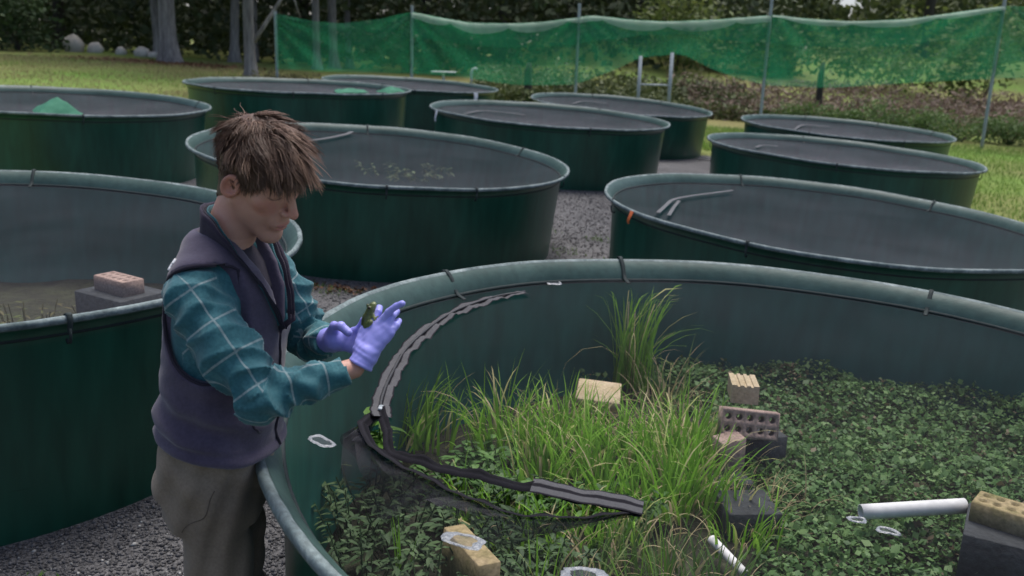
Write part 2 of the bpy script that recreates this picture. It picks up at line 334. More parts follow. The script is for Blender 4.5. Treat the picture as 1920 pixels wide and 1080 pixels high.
def tank_meshes():
    # z measured from the rim plane; everything is shifted up by TH so the empty stands on the ground
    out = [(R0 - .016, -.028), (R0 - .055, -.05), (R0 - .074, -.085), (R0 - .078, -.12), (R0 - .10, -.5), (R0 - .125, -TH - .1)]
    inn = [(R0 - .133, -TH - .02), (R0 - .108, -.5), (R0 - .087, -.13), (R0 - .083, -.098)]
    floor = [(0.0001, -TH + .03)]
    V1, F1 = lathe(out, 128); 
    V2, F2 = lathe(inn[::-1] + floor, 128)
    lip = [(R0 - .083, -.0975), (R0 - .074, -.07), (R0 - .058, -.038), (R0 - .036, -.014), (R0 - .022, -.004)]
    V3, F3 = lathe(lip, 160)
    edge = [(R0 - .0215, -.004), (R0 - .012, .004), (R0, .002), (R0 + .004, -.008), (R0 + .002, -.024), (R0 - .0155, -.0275)]
    V4, F4 = lathe(edge, 220)
    nz = .0025 * vnoise(V4, 11, 14)[:, None]; V4 = V4 + V4 / np.linalg.norm(V4[:, :2], axis=1)[:, None] * nz
    up = np.array([0, 0, TH]); res = {}
    for nm, V, F, mt in (('outer_wall', V1, F1, m_tank), ('inner_wall', V2, F2[:, ::-1], m_inner), ('rim_lip', V3, F3[:, ::-1], m_lip), ('rim_edge', V4, F4, m_edge)):
        res[nm] = mesh_np(nm, wob(V, 1.3) + up, F, mt, True)
    # plain netting cover
    prof = [(max(r_, .0001), -.15 + .061 * (r_ / (R0 - .081)) ** 2) for r_ in np.linspace(0, R0 - .081, 22)]
    V, F = lathe(prof, 96); V = wob(V, 1.3, flat=True); V[:, 2] += (.004 * vnoise(V, 4, 2.2) + .0015 * vnoise(V, 9, 6)) * np.clip((R0 - .085 - np.hypot(V[:, 0], V[:, 1])) / .2, 0, 1)
    res['netting_cover'] = mesh_np('netting_cover', V + up, F[:, ::-1], m_net, True)
    Vr, Fr = lathe([(R0 - .078 + .009 * math.cos(t), -.086 + .009 * math.sin(t)) for t in np.linspace(0, 2 * math.pi, 7)[:-1]], 128, closed=True)
    res['edge_rope'] = mesh_np('edge_rope', wob(Vr, 1.3) + up, Fr, m_strap, True)
    # strap: flat band from the net edge over the rim, with a hook under the lip
    pr = np.array([(R0 - .13, -.093), (R0 - .09, -.082), (R0 - .07, -.06), (R0 - .052, -.026), (R0 - .03, -.003), (R0 - .01, .010), (R0 + .008, .006), (R0 + .010, -.02), (R0 + .004, -.055)])
    G = Geo(); w = .010
    for s_, off in ((1, 0),):
        top = np.concatenate([np.stack([pr[:, 0], np.full(len(pr), y), pr[:, 1] + .003], -1) for y in (-w, w)])
        bot = top - np.array([0, 0, .004]); n = len(pr); A = np.arange(n - 1)
        V = np.concatenate([top, bot]); F = [(k, k + 1, n + k + 1, n + k) for k in A] + [(2 * n + k, 3 * n + k, 3 * n + k + 1, 2 * n + k + 1) for k in A] + [(k, 2 * n + k, 2 * n + k + 1, k + 1) for k in A] + [(n + k, n + k + 1, 3 * n + k + 1, 3 * n + k) for k in A]
        G.add(V, None, F)
    res['strap'] = G.add(np.zeros((0, 3))).mesh('strap', m_strap, True)
    hk = np.array([(R0 + .006, 0, -.045), (R0 + .008, 0, -.075), (R0 + .002, 0, -.10), (R0 - .02, 0, -.108), (R0 - .03, 0, -.095)])
    V, f3, f4 = tube(hk, .006, 6); res['hook'] = mesh_np('hook', V, [f3, f4], m_strap, True)
    return res
TM = tank_meshes()
def tank_matrix(k):
    cx, cy, rz, tx, ty, R = TANKS[k]; n = Vector((-math.radians(tx), -math.radians(ty), 1)).normalized()
    q = Vector((0, 0, 1)).rotation_difference(n)
    return Vector((cx, cy, rz)) - n * TH * (R / R0), q, R / R0
def on_rim(k, x, y, dz=0.0):
    """height of tank k's rim plane over x, y"""
    cx, cy, rz, tx, ty, R = TANKS[k]; return rz + math.radians(tx) * (x - cx) + math.radians(ty) * (y - cy) + dz
LAB = dict(A='dark green round tank with a green cloth tent standing on its netting', B='dark green round tank with two pale green cloth pieces on its netting',
    C='dark green round tank behind the one with pale cloth pieces, white tag at its rim', D='dark green round tank with a white tag and a curved zip, between two tanks',
    E='dark green round tank just behind the one with the white tag, near the steel frame', F='dark green round tank on the grass in front of the bracken bank',
    G='dark green round tank with a hook at its rim, next to the mown grass', H='dark green round tank with a forked zip on its cover and an orange tag',
    I='dark green round tank full of grass and weeds that the man leans over', J='dark green round tank behind the man with weed showing dimly through its netting',
    K='dark green round tank behind the man holding a brick on a dark block')
TANK_OBJ = {}
STRAPS = dict(I=(140.9, 109.9, 62.3, 20, 330, 290), J=(104, 40, 160, 279, 303, 345), H=(40, 100, 190, 236, 300, 340), K=(100, 50, 150, 317, 200), A=(127, 303, 40, 250), G=(320, 182, 90, 250), D=(286, 200, 60, 130))
for k in TANKS:
    loc, q, sc = tank_matrix(k); e = empty('netted_tank', loc); e.rotation_mode = 'QUATERNION'; e.rotation_quaternion = q; e.scale = (sc, sc, sc)
    tag(e, LAB[k], 'tank', 'round green tanks on the gravel'); TANK_OBJ[k] = e
    for nm in ('outer_wall', 'inner_wall', 'rim_lip', 'rim_edge', 'edge_rope') + (() if k == 'I' else ('netting_cover',)): link(nm, TM[nm], e)
    for a in STRAPS.get(k, (10, 55, 100, 145, 190, 235, 280, 325)):
        t = math.radians(a + rng.uniform(-6, 6) * (k not in STRAPS)); s = link('strap', TM['strap'], e, (0, 0, TH), (0, 0, t)); link('hook', TM['hook'], s)
# ---------------------------------------------------------------- planted tank: netting cover with zip
def catmull(P, n=8):
    P = np.asarray(P, float); Q = np.concatenate([2 * P[:1] - P[1:2], P, 2 * P[-1:] - P[-2:-1]]); out = []
    for i in range(1, len(Q) - 2):
        for t in np.arange(n) / n:
            a, b, c, d = Q[i - 1:i + 3]; out.append(.5 * (2 * b + (c - a) * t + (2 * a - 5 * b + 4 * c - d) * t * t + (3 * b - a - 3 * c + d) * t ** 3))
    return np.array(out + [P[-1]])
Z1 = [(0.062, 4.085), (-0.069, 3.954), (-0.198, 3.749), (-0.273, 3.576), (-0.336, 3.354), (-0.374, 3.161), (-0.387, 2.967), (-0.392, 2.773), (-0.382, 2.624), (-0.344, 2.495), (-0.315, 2.358), (-0.229, 2.31), (-0.141, 2.285), (0.073, 2.237), (0.226, 2.212), (0.362, 2.185)]
Z2 = [(-0.382, 2.64), (-0.412, 2.56), (-0.415, 2.498), (-0.343, 2.353), (-0.223, 2.248), (-0.134, 2.181), (-0.036, 2.122), (0.071, 2.095), (0.221, 2.13), (0.362, 2.185)]
IC = np.array(TANKS['I'][:2]); ISC = TANKS['I'][5] / R0
def i_loc(P): return (np.asarray(P, float)[:, :2] - IC) / ISC
def net_h(x, y):
    r = np.hypot(x, y); P = np.stack([x, y, 0 * x], -1)
    return TH - .089 - .05 * (1 - np.clip(r / (R0 - .08), 0, 1) ** 2) + (.004 * vnoise(P, 4, 1.6) + .0008 * vnoise(P, 9, 6)) * np.clip((R0 - .081 - r) / .15, 0, 1)
def in_poly(x, y, P):
    c = np.zeros(len(x), bool); j = len(P) - 1
    for i in range(len(P)):
        k = ((P[i][1] > y) != (P[j][1] > y)) & (x < (P[j][0] - P[i][0]) * (y - P[i][1]) / (P[j][1] - P[i][1] + 1e-12) + P[i][0]); c ^= k; j = i
    return c
z1 = catmull(i_loc(Z1)); z2 = catmull(i_loc(Z2))
k0 = 8 * 8
def planted_net():
    e = TANK_OBJ['I']; rr = R0 - .081; h = .016; g = np.arange(-rr, rr + h, h); X, Y = np.meshgrid(g, g, indexing='ij'); x, y = X.ravel(), Y.ravel(); n = len(g)
    r = np.hypot(x, y); f = np.where(r > rr, rr / np.maximum(r, 1e-6), 1); x, y = x * f, y * f     # snap the border to the circle
    i = np.arange(n - 1)[:, None]; j = np.arange(n - 1)[None]
    F = np.stack([i * n + j, (i + 1) * n + j, (i + 1) * n + j + 1, i * n + j + 1], -1).reshape(-1, 4)
    cx, cy = x[F].mean(1), y[F].mean(1); keep = (r[F] < rr * 1.0).any(1)
    poly = np.concatenate([z1[k0:], z2[::-1]]); keep &= ~in_poly(cx, cy, poly)
    F = F[keep]; used = np.unique(F); mp = np.zeros(len(x), int); mp[used] = np.arange(len(used))
    V = np.stack([x, y, net_h(x, y)], -1)[used]
    V2 = wob(V - np.array([0, 0, TH]), 1.3); V[:, :2] = np.where((np.hypot(V[:, 0], V[:, 1]) > 1.6)[:, None], V2[:, :2], V[:, :2])
    return link('netting_cover', mesh_np('netting_cover', V, mp[F], m_net, True), e)
NETI = planted_net()
def zip_mat(name, bands):
    """woven zip tape: bands across the width (v) as printed weave, fine cross ribs"""
    m, N, L, B = new_mat(name); uv = N.new('ShaderNodeUVMap'); uv.uv_map = 'UVMap'; sp = N.new('ShaderNodeSeparateXYZ'); L.new(uv.outputs[0], sp.inputs[0])
    rp = N.new('ShaderNodeValToRGB'); rp.color_ramp.interpolation = 'LINEAR'; el = rp.color_ramp.elements
    el[0].position = bands[0][0]; el[0].color = rgba(bands[0][1]); el[1].position = bands[-1][0]; el[1].color = rgba(bands[-1][1])
    for p_, c in bands[1:-1]: q_ = el.new(p_); q_.color = rgba(c)
    L.new(sp.outputs[1], rp.inputs[0]); nz = N.new('ShaderNodeTexNoise'); nz.inputs['Scale'].default_value = 40; L.new(uv.outputs[0], nz.inputs['Vector'])
    mr = N.new('ShaderNodeMapRange'); mr.inputs[3].default_value = .55; mr.inputs[4].default_value = 1.35; L.new(nz.outputs['Fac'], mr.inputs[0])
    mx = N.new('ShaderNodeMix'); mx.data_type = 'RGBA'; mx.blend_type = 'MULTIPLY'; mx.inputs[0].default_value = 1
    L.new(rp.outputs[0], mx.inputs[6]); L.new(mr.outputs[0], mx.inputs[7]); L.new(mx.outputs[2], B.inputs['Base Color']); B.inputs['Roughness'].default_value = .85; B.inputs['Specular IOR Level'].default_value = .08
    wv = N.new('ShaderNodeTexWave'); wv.inputs['Scale'].default_value = 60; L.new(uv.outputs[0], wv.inputs['Vector'])
    bp = N.new('ShaderNodeBump'); bp.inputs['Strength'].default_value = .3; bp.inputs['Distance'].default_value = .003; L.new(wv.outputs['Fac'], bp.inputs['Height']); L.new(bp.outputs[0], B.inputs['Normal'])
    return m
BLK, GRY = (.014, .0135, .017), (.095, .095, .10)
m_zip = zip_mat('zip_tape', [(0, BLK), (.06, BLK), (.11, GRY), (.36, GRY), (.42, BLK), (.58, BLK), (.64, GRY), (.9, GRY), (.95, BLK), (1, BLK)])
m_zip2 = zip_mat('zip_half', [(0, (.01, .0095, .012)), (.4, (.022, .021, .026)), (.6, (.009, .009, .011)), (1, (.014, .013, .017))])
m_teeth = pmat('zip_teeth', [(.02, .02, .022), (.05, .05, .05)], scale=80, rough=.5)
def strip(P, w, lift, hfun, mat, roll=0.0, name='zip_tape', wav=.0, seed=0):
    P = np.asarray(P, float)[:, :2]; T = np.gradient(P, axis=0); T /= np.linalg.norm(T, axis=1)[:, None]; S = np.stack([-T[:, 1], T[:, 0]], -1)
    s = np.concatenate([[0], np.cumsum(np.linalg.norm(np.diff(P, axis=0), axis=1))]); w = np.broadcast_to(w, (len(P),)); roll = np.broadcast_to(roll, (len(P),))
    wv = wav * (np.sin(s * 37 + seed) + .6 * np.sin(s * 83 + seed))
    V, UV = [], []; nv = 7
    for k in range(nv):
        v = k / (nv - 1) - .5; q = P + S * (v * w * (np.cos(roll)))[:, None]
        z = hfun(P[:, 0], P[:, 1]) + lift + v * w * np.sin(roll) + wv * (1 if v > 0 else .5) + .003 * (1 - (2 * v) ** 2)
        V.append(np.concatenate([q, z[:, None]], 1)); UV.append(np.stack([s * 3, np.full(len(s), k / (nv - 1))], -1))
    n = len(P); V = np.concatenate(V); UV = np.concatenate(UV); i = np.arange(nv - 1)[:, None]; j = np.arange(n - 1)[None]
    F = np.stack([i * n + j, i * n + j + 1, (i + 1) * n + j + 1, (i + 1) * n + j], -1).reshape(-1, 4)
    return mesh_np(name, V, F, mat, True, uv=UV)
hf = net_h
m_bunch = net_mat('bunched_netting', (.03, .03, .036), .38)
def net_fold():
    g = np.random.default_rng(3); n = len(z2); G = Geo()
    for f_ in range(3):
        m = 9; V = []
        for k in range(m):
            t = k / (m - 1); off = np.array([-.02 - .02 * f_, -.01]) ; q = z2 + off * t + (.012 * np.sin(np.arange(n) * .55 + f_ * 2 + t * 2))[:, None] * np.array([.6, 1])
            V.append(np.concatenate([q, (net_h(q[:, 0], q[:, 1]) + .004 - (.05 + .05 * f_) * t * (.6 + .4 * np.sin(np.arange(n) * .21 + f_)) * np.interp(np.arange(n), [0, 10, 40, n], [1.2, 1.4, .8, .2]))[:, None]], 1))
        i = np.arange(m - 1)[:, None]; j = np.arange(n - 1)[None]; G.add(np.concatenate(V), None, np.stack([i * n + j, i * n + j + 1, (i + 1) * n + j + 1, (i + 1) * n + j], -1).reshape(-1, 4))
    link('netting_fold', G.mesh('netting_fold', m_bunch, True), NETI)
net_fold()
zt = link('zip_tape', strip(z1[:k0 + 4], .062 + .006 * np.sin(np.arange(k0 + 4) * .9) + .004 * np.sin(np.arange(k0 + 4) * 2.3), .010, hf, m_zip, roll=.18 * np.sin(np.arange(k0 + 4) * .35), wav=.006), NETI)
tag(zt, 'grey zip tape closed along the dark netting')
link('zip_edge', strip(z1[k0 - 1:], np.interp(np.arange(len(z1) - k0 + 1), [0, 6, 40, 56], [.028, .03, .03, .04]), .012, hf, m_zip2, roll=.5, wav=.006, name='zip_edge'), NETI)
link('zip_edge', strip(z2, np.interp(np.arange(len(z2)), [0, 20, 50, 72], [.03, .034, .024, .02]), .006, hf, m_zip2, roll=-.35, wav=.006, name='zip_edge', seed=2), NETI)
link('zip_end', strip(z1[-17:], .06, .02, hf, m_zip, roll=.2, wav=.003, name='zip_end'), NETI)
ts = np.concatenate([z1[:k0], z1[k0 + 1:k0 + 40]])
V, f3, f4 = tube(np.concatenate([z1[:k0 + 2], (hf(z1[:k0 + 2, 0], z1[:k0 + 2, 1]) + .016)[:, None]], 1), .0045, 5); link('zip_teeth', mesh_np('zip_teeth', V, [f3, f4], m_teeth, True), NETI)
sl = z1[k0]; V, F = bevel_box(.014, .03, .008, .002); link('zip_slider', mesh_np('zip_slider', V, F, m_steel), NETI, (sl[0], sl[1], float(hf(sl[:1], sl[1:2])[0]) + .016))
m_glue = pmat('repair_glue', [(.12, .135, .15), (.24, .26, .28)], scale=60, rough=.35, bump=.4, bscale=90, spec=.6)
m_patchnet = net_mat('repair_mesh', (.12, .13, .15), .12)
def net_patch(wx, wy, L_, W_, yaw, seed):
    g = np.random.default_rng(seed); c = i_loc([(wx, wy)])[0]; n = 40; a = np.arange(n) * 2 * math.pi / n
    sq = 1 / np.maximum(np.abs(np.cos(a)) ** 4 + np.abs(np.sin(a)) ** 4, .1) ** .25
    ro = np.stack([np.cos(a) * sq * L_ / 2, np.sin(a) * sq * W_ / 2], -1) * (1 + .06 * np.sin(3 * a + seed) + .03 * g.normal(size=n))[:, None]; ri = ro * (.62 + .12 * np.sin(2 * a + seed))[:, None]
    cy, sy = math.cos(yaw), math.sin(yaw); Rm = np.array([[cy, sy], [-sy, cy]]); ro, ri = ro @ Rm + c, ri @ Rm + c
    def up(q, d): return np.concatenate([q, (hf(q[:, 0], q[:, 1]) + d)[:, None]], 1)
    j = np.arange(n); k = (j + 1) % n; V = np.concatenate([up(ro, .0025), up((ro + ri) / 2, .007), up(ri, .0025)])
    F = np.concatenate([np.stack([j, k, n + k, n + j], -1), np.stack([n + j, n + k, 2 * n + k, 2 * n + j], -1)])
    p_ = link('repair_patch', mesh_np('repair_patch', V, F, m_glue, True), NETI)
    V2 = np.concatenate([up(ri, .004), up(ri.mean(0)[None], .004)]); link('patch_mesh', mesh_np('patch_mesh', V2, np.stack([j, k, np.full(n, n)], -1), m_patchnet), p_)
for a in ((-.51, 2.38, .085, .05, -.7, 1), (.2, 4.33, .075, .075, .2, 2), (1.02, 2.22, .06, .035, -.3, 3), (.19, 1.84, .11, .085, .05, 4), (-.09, 1.94, .1, .06, -.25, 5), (.955, 2.27, .05, .03, -.1, 6)): net_patch(*a)
# marks on the other covers: zips, cloth pieces, tags
m_zipfar = pmat('far_zip', [(.06, .065, .07), (.11, .115, .12)], scale=30, rough=.7)
def far_h(x, y): r = np.hypot(x, y); return TH + np.interp(r, [0, .5, 1, 1.4, 1.7, R0], [-.15, -.146, -.132, -.116, -.1, -.089]) + .03
for k, P, w in (('H', [(-1.5, -.36), (-1.36, .1), (-1.24, .44), (-1.0, .78), (-.53, 1.28)], .035), ('H', [(-1.42, -.42), (-1.3, .05), (-1.2, .40)], .03), ('J', [(-1.3, .2), (-.9, .8), (-.66, 1.35), (-.6, 1.6)], .05), ('D', [(-1.35, -.26), (-1.09, .5), (-.7, .62), (-.38, .53)], .04), ('G', [(-1.16, .3), (-.95, .7), (-.7, .8)], .04), ('E', [(-1.0, .2), (-.7, .9), (-.2, .9)], .04), ('F', [(-1.0, -.2), (-.5, .9), (0, .9)], .04)):
    link('zip_tape', strip(catmull(P, 10), w, .01, far_h, m_zipfar), TANK_OBJ[k])
m_gcloth = pmat('green_cloth', [(.03, .17, .10), (.07, .26, .16)], scale=6, rough=.8, bump=.4, bscale=14, trans=.25)
def cloth_tent(k, c, r, h, yaw, name, label):
    n = 26; u = np.linspace(-1, 1, n); X, Y = np.meshgrid(u, u, indexing='ij'); x, y = X.ravel() * r, Y.ravel() * r
    z = h * np.clip(1 - np.maximum(np.abs(X), np.abs(Y)).ravel() * 1.0, 0, 1) ** .9 + .012 * vnoise(np.stack([x, y, 0 * x], -1), 3, 14) + .006
    c_, s_ = math.cos(yaw), math.sin(yaw); i = np.arange(n - 1)[:, None]; j = np.arange(n - 1)[None]; F = np.stack([i * n + j, (i + 1) * n + j, (i + 1) * n + j + 1, i * n + j + 1], -1).reshape(-1, 4)
    V = np.stack([c[0] + x * c_ - y * s_, c[1] + x * s_ + y * c_, far_h(c[0] + x * c_ - y * s_, c[1] + x * s_ + y * c_) + z], -1)
    loc, q, sc = tank_matrix(k); o = link(name, mesh_np(name, V, F, m_gcloth, True), None, loc); o.rotation_mode = 'QUATERNION'; o.rotation_quaternion = q; o.scale = (sc, sc, sc)
    return tag(o, label, 'cloth')
cloth_tent('A', (.32, -.72), .26, .20, .6, 'cloth_tent', 'bright green cloth peaked like a tent on the netting of a tank')
cloth_tent('B', (.8, .5), .28, .06, .3, 'cloth_piece', 'pale green cloth piece lying flat on the netting of a tank')
cloth_tent('B', (1.5, .6), .2, .10, .8, 'cloth_piece', 'pale green cloth piece bunched at the rim of a tank')
m_white = pmat('white_plastic', [(.55, .57, .58), (.72, .73, .74)], scale=8, rough=.45)
m_orange = pmat('orange_tape', [(.6, .12, .03), (.7, .2, .05)], scale=20, rough=.5)
def hang_tag(k, ang, mat, w, l, name, label):
    n = 8; t = np.linspace(0, 1, n); G = Geo(); x = R0 + .014 + .02 * np.sin(t * 2.5); z = TH - .005 - l * t
    y = np.outer([-.5, .5], w * (1 - .3 * t)) + .01 * np.sin(t * 5); V = np.concatenate([np.stack([x, y[0], z], -1), np.stack([x + .003, y[1], z], -1), np.stack([x + .004, y[0], z], -1), np.stack([x + .007, y[1], z], -1)])
    A = np.arange(n - 1); F = np.concatenate([np.stack([A, A + 1, n + A + 1, n + A], -1), np.stack([2 * n + A, 3 * n + A, 3 * n + A + 1, 2 * n + A + 1], -1)])
    link(name, mesh_np(name, V, F, mat, True), TANK_OBJ[k], None, (0, 0, math.radians(ang)))
hang_tag('D', 206, m_white, .09, .17, 'hanging_tag', ''); hang_tag('C', 320, m_white, .12, .2, 'hanging_tag', ''); hang_tag('H', 203, m_orange, .05, .10, 'hanging_tag', '')
# ---------------------------------------------------------------- planted tank: soil, bricks, pipes, plants
m_soil = pmat('wet_soil', [(.012, .012, .007), (.024, .026, .013), (.036, .042, .018)], scale=7, rough=.9, bump=.8, bscale=30, fine=(60, .4))
m_brick = pmat('cream_brick', [(.30, .235, .135), (.38, .31, .2), (.42, .34, .24)], scale=9, rough=.9, bump=.35, bscale=70, fine=(90, .2), spec=.2, dist=.004)
m_brickm = pmat('mossy_brick', [(.13, .12, .045), (.27, .215, .115), (.36, .28, .17)], scale=12, rough=.92, bump=.4, bscale=60, fine=(70, .25), spec=.2, dist=.004)
m_brickp = pmat('pink_brick', [(.25, .18, .155), (.34, .25, .21)], scale=10, rough=.92, bump=.4, bscale=70, fine=(90, .25), spec=.2, dist=.004)
m_block = pmat('dark_block', [(.018, .022, .024), (.04, .046, .05)], scale=6, rough=.8, bump=.3, bscale=40, fine=(40, .3))
m_pvc = pmat('pvc_pipe', [(.5, .5, .49), (.6, .6, .59), (.64, .64, .63)], scale=5, rough=.6, fine=(30, .08), spec=.25)
def soil_disc(name, k, z, r, amp, seed):
    cx, cy = TANKS[k][:2]; n, na = 30, 96; V = [(cx, cy, z)]
    for a in range(1, n + 1):
        for b in range(na): t = b * 2 * math.pi / na; V.append((cx + r * a / n * math.cos(t), cy + r * a / n * math.sin(t), z))
    V = np.array(V); V[:, 2] += amp * vnoise(V * np.array([1, 1, 0]), seed, 3.0) + amp * .4 * vnoise(V * np.array([1, 1, 0]), seed + 1, 11)
    if k == 'I': V[:, 2] += .06 * np.exp(-((V[:, 0] - .45) ** 2 / .25 + (V[:, 1] - 3.6) ** 2 / .2))
    F4 = np.array([(1 + (r_ - 1) * na + a, 1 + r_ * na + a, 1 + r_ * na + (a + 1) % na, 1 + (r_ - 1) * na + (a + 1) % na) for r_ in range(1, n) for a in range(na)]); F3 = np.array([(0, 1 + a, 1 + (a + 1) % na) for a in range(na)])
    return tag(link(name, mesh_np(name, V, [F4, F3], m_soil, True)), kind='structure')
soil_disc('tank_soil', 'I', .335, 1.80, .018, 2); soil_disc('tank_soil', 'K', .30, 1.78, .03, 5)
def holed_brick(L_=.23, W_=.11, H_=.076, nx=5, ny=2, rh=.0135, inset=.007):
    """extruded brick: every core hole goes right through"""
    G = Geo(); cw, ch = (L_ - 2 * inset) / nx, (W_ - 2 * inset) / ny; A = np.arange(8) * math.pi / 4 + math.pi / 8
    A = np.arange(8) * math.pi / 4
    for i in range(nx):
        for j in range(ny):
            cx, cy = -L_ / 2 + inset + cw * (i + .5), -W_ / 2 + inset + ch * (j + .5)
            sq = np.array([(1, 0), (1, 1), (0, 1), (-1, 1), (-1, 0), (-1, -1), (0, -1), (1, -1)]) * np.array([cw / 2, ch / 2]) + (cx, cy)
            ci = np.stack([np.cos(A), np.sin(A)], -1) * rh + (cx, cy); k = np.arange(8); k2 = (k + 1) % 8
            V = np.concatenate([np.c_[sq, np.full(8, H_)], np.c_[ci, np.full(8, H_)], np.c_[ci, np.zeros(8)], np.c_[sq, np.zeros(8)]])
            G.add(V, None, np.concatenate([np.stack([k, k2, 8 + k2, 8 + k], -1), np.stack([8 + k, 8 + k2, 16 + k2, 16 + k], -1), np.stack([16 + k, 16 + k2, 24 + k2, 24 + k], -1)]))
    x, y, b = L_ / 2, W_ / 2, .004; xi, yi = x - inset, y - inset
    ring = lambda xx, yy, z: [(xx, yy, z), (-xx, yy, z), (-xx, -yy, z), (xx, -yy, z)]
    V = np.array(ring(xi, yi, H_) + ring(x - b, y - b, H_) + ring(x, y, H_ - b) + ring(x, y, b) + ring(x - b, y - b, 0) + ring(xi, yi, 0)); F = []
    for q_ in range(5):
        for k in range(4): F.append((q_ * 4 + k, q_ * 4 + (k + 1) % 4, q_ * 4 + 4 + (k + 1) % 4, q_ * 4 + 4 + k))
    G.add(V, None, np.array(F)[:, ::-1]); return G
def rough_box(sx, sy, sz, seed=0, amp=.0025, n=6):
    V, F = bevel_box(sx, sy, sz, .0035); V = V + amp * .5 * np.stack([vnoise(V, seed + k, 30) for k in range(3)], -1); return V, F
mb_hole = holed_brick().mesh('cored_brick', m_brick); mb_holep = holed_brick().mesh('cored_brick', m_brickp); mb_holem = holed_brick(rh=.0145).mesh('cored_brick', m_brickm)
def put(name, me, loc, rot, label, cat, group=None): return tag(link(name, me, None, loc, rot), label, cat, group)
V, F = rough_box(.19, .19, .23, 1); me_blk = mesh_np('concrete_block', V, F, m_block)
put('concrete_block', me_blk, (1.03, 3.60, .27), (0, 0, .25), 'dark block under the stacked cored bricks among the weeds', 'block')
put('cored_brick', mb_holep, (.965, 3.515, .565), (math.radians(74), .05, -.08), 'pinkish brick on edge showing ten core holes beside the grass', 'brick', 'bricks inside the tanks')
def ribbed_brick(W_=.11, L_=.23, H_=.076):
    x = [-W_ / 2, -W_ / 2]; z = [0, H_]
    for c0 in (-.027, 0, .027): x += [c0 - .007, c0 - .004, c0 + .004, c0 + .007]; z += [H_, H_ - .006, H_ - .006, H_]
    x += [W_ / 2, W_ / 2]; z += [H_, 0]; n = len(x); V = np.concatenate([np.stack([x, np.full(n, y_), z], -1) for y_ in (-L_ / 2, L_ / 2)]); j = np.arange(n); k = (j + 1) % n
    me = bpy.data.meshes.new('ribbed_brick'); me.from_pydata([tuple(v) for v in V], [], [tuple(int(q) for q in (a, b, n + b, n + a)) for a, b in zip(j, k)][::1] + [tuple(range(n))[::-1], tuple(range(n, 2 * n))]); me.materials.append(m_brick); me.update(); return me
put('ribbed_brick', ribbed_brick(), (.985, 3.69, .605), (-.12, 0, -.16), 'cream brick with grooved top laid on the pinkish cored brick', 'brick', 'bricks inside the tanks')
put('concrete_block', me_blk, (.87, 3.05, .22), (0, 0, .1), 'dark block half hidden behind grass blades near the white pipe end', 'block')
V, F = rough_box(.11, .076, .22, 3); put('solid_brick', mesh_np('solid_brick', V, F, m_brickp), (.885, 3.43, .33), (.1, -.1, .4), 'pinkish brick standing on end against the cored brick stack', 'brick', 'bricks inside the tanks')
V, F = rough_box(.17, .17, .12, 7); put('concrete_block', mesh_np('concrete_block', V, F, m_block), (.85, 3.32, .30), (0, 0, .3), 'low dark block between the two taller blocks', 'block')
V, F = rough_box(.2, .2, .05, 9); put('paving_slab', mesh_np('paving_slab', V, F, m_brick), (.41, 4.00, .45), (.12, .05, -.14), 'square cream slab lying flat beside the tall sedge', 'slab')
V, F = rough_box(.075, .25, .16, 5); put('solid_brick', mesh_np('solid_brick', V, F, m_brickm), (-.105, 2.53, .385), (0, .05, .50), 'mossy tan brick standing on its edge among leafy weeds', 'brick', 'bricks inside the tanks')
V, F = rough_box(.3, .26, .2, 6); put('concrete_block', mesh_np('concrete_block', V, F, m_block), (1.685, 2.78, .32), (0, 0, -.5), 'dark block under the mossy cored brick by the white pipe', 'block')
put('cored_brick', mb_holem, (1.675, 2.80, .515), (0, 0, -.70), 'mossy cored brick on a dark block by the white pipe', 'brick', 'bricks inside the tanks')
def pipe(name, a, b, r, label):
    a, b = np.array(a, float), np.array(b, float); d = (b - a) / np.linalg.norm(b - a); P = np.stack([a + (b - a) * t for t in np.linspace(0, 1, 8)])
    V, _, f4 = tube(P, r, 20, cap=False); Vi, _, f4i = tube(P, r * .86, 20, cap=False); n = 20; j = np.arange(n); k = (j + 1) % n; m_ = len(V); e_ = 7 * n
    G = Geo().add(np.concatenate([V, Vi]), None, np.concatenate([f4, f4i[:, ::-1] + m_, np.stack([j, m_ + j, m_ + k, k], -1), np.stack([e_ + j, e_ + k, m_ + e_ + k, m_ + e_ + j], -1)]))
    return tag(link(name, G.mesh(name, m_pvc, True)), label, 'pipe', 'white pipes in the planted tank')
pipe('white_pipe', (1.245, 2.965, .468), (1.615, 2.985, .495), .027, 'white plastic pipe lying on the weeds up against the mossy cored brick')
pipe('white_pipe', (.70, 2.83, .42), (.78, 2.66, .39), .016, 'short white plastic pipe half sunk in grass near a dark block')
# K contents
V, F = rough_box(.34, .26, .52, 8); put('concrete_block', mesh_np('concrete_block', V, F, m_block), (-1.86, 4.27, .30), (0, 0, -.55), 'dark block carrying a pink cored brick in the tank behind the man', 'block')
put('cored_brick', mb_holep, (-1.865, 4.265, .815), (0, 0, -.58), 'pink cored brick lying flat on a block in the tank behind the man', 'brick', 'bricks inside the tanks')
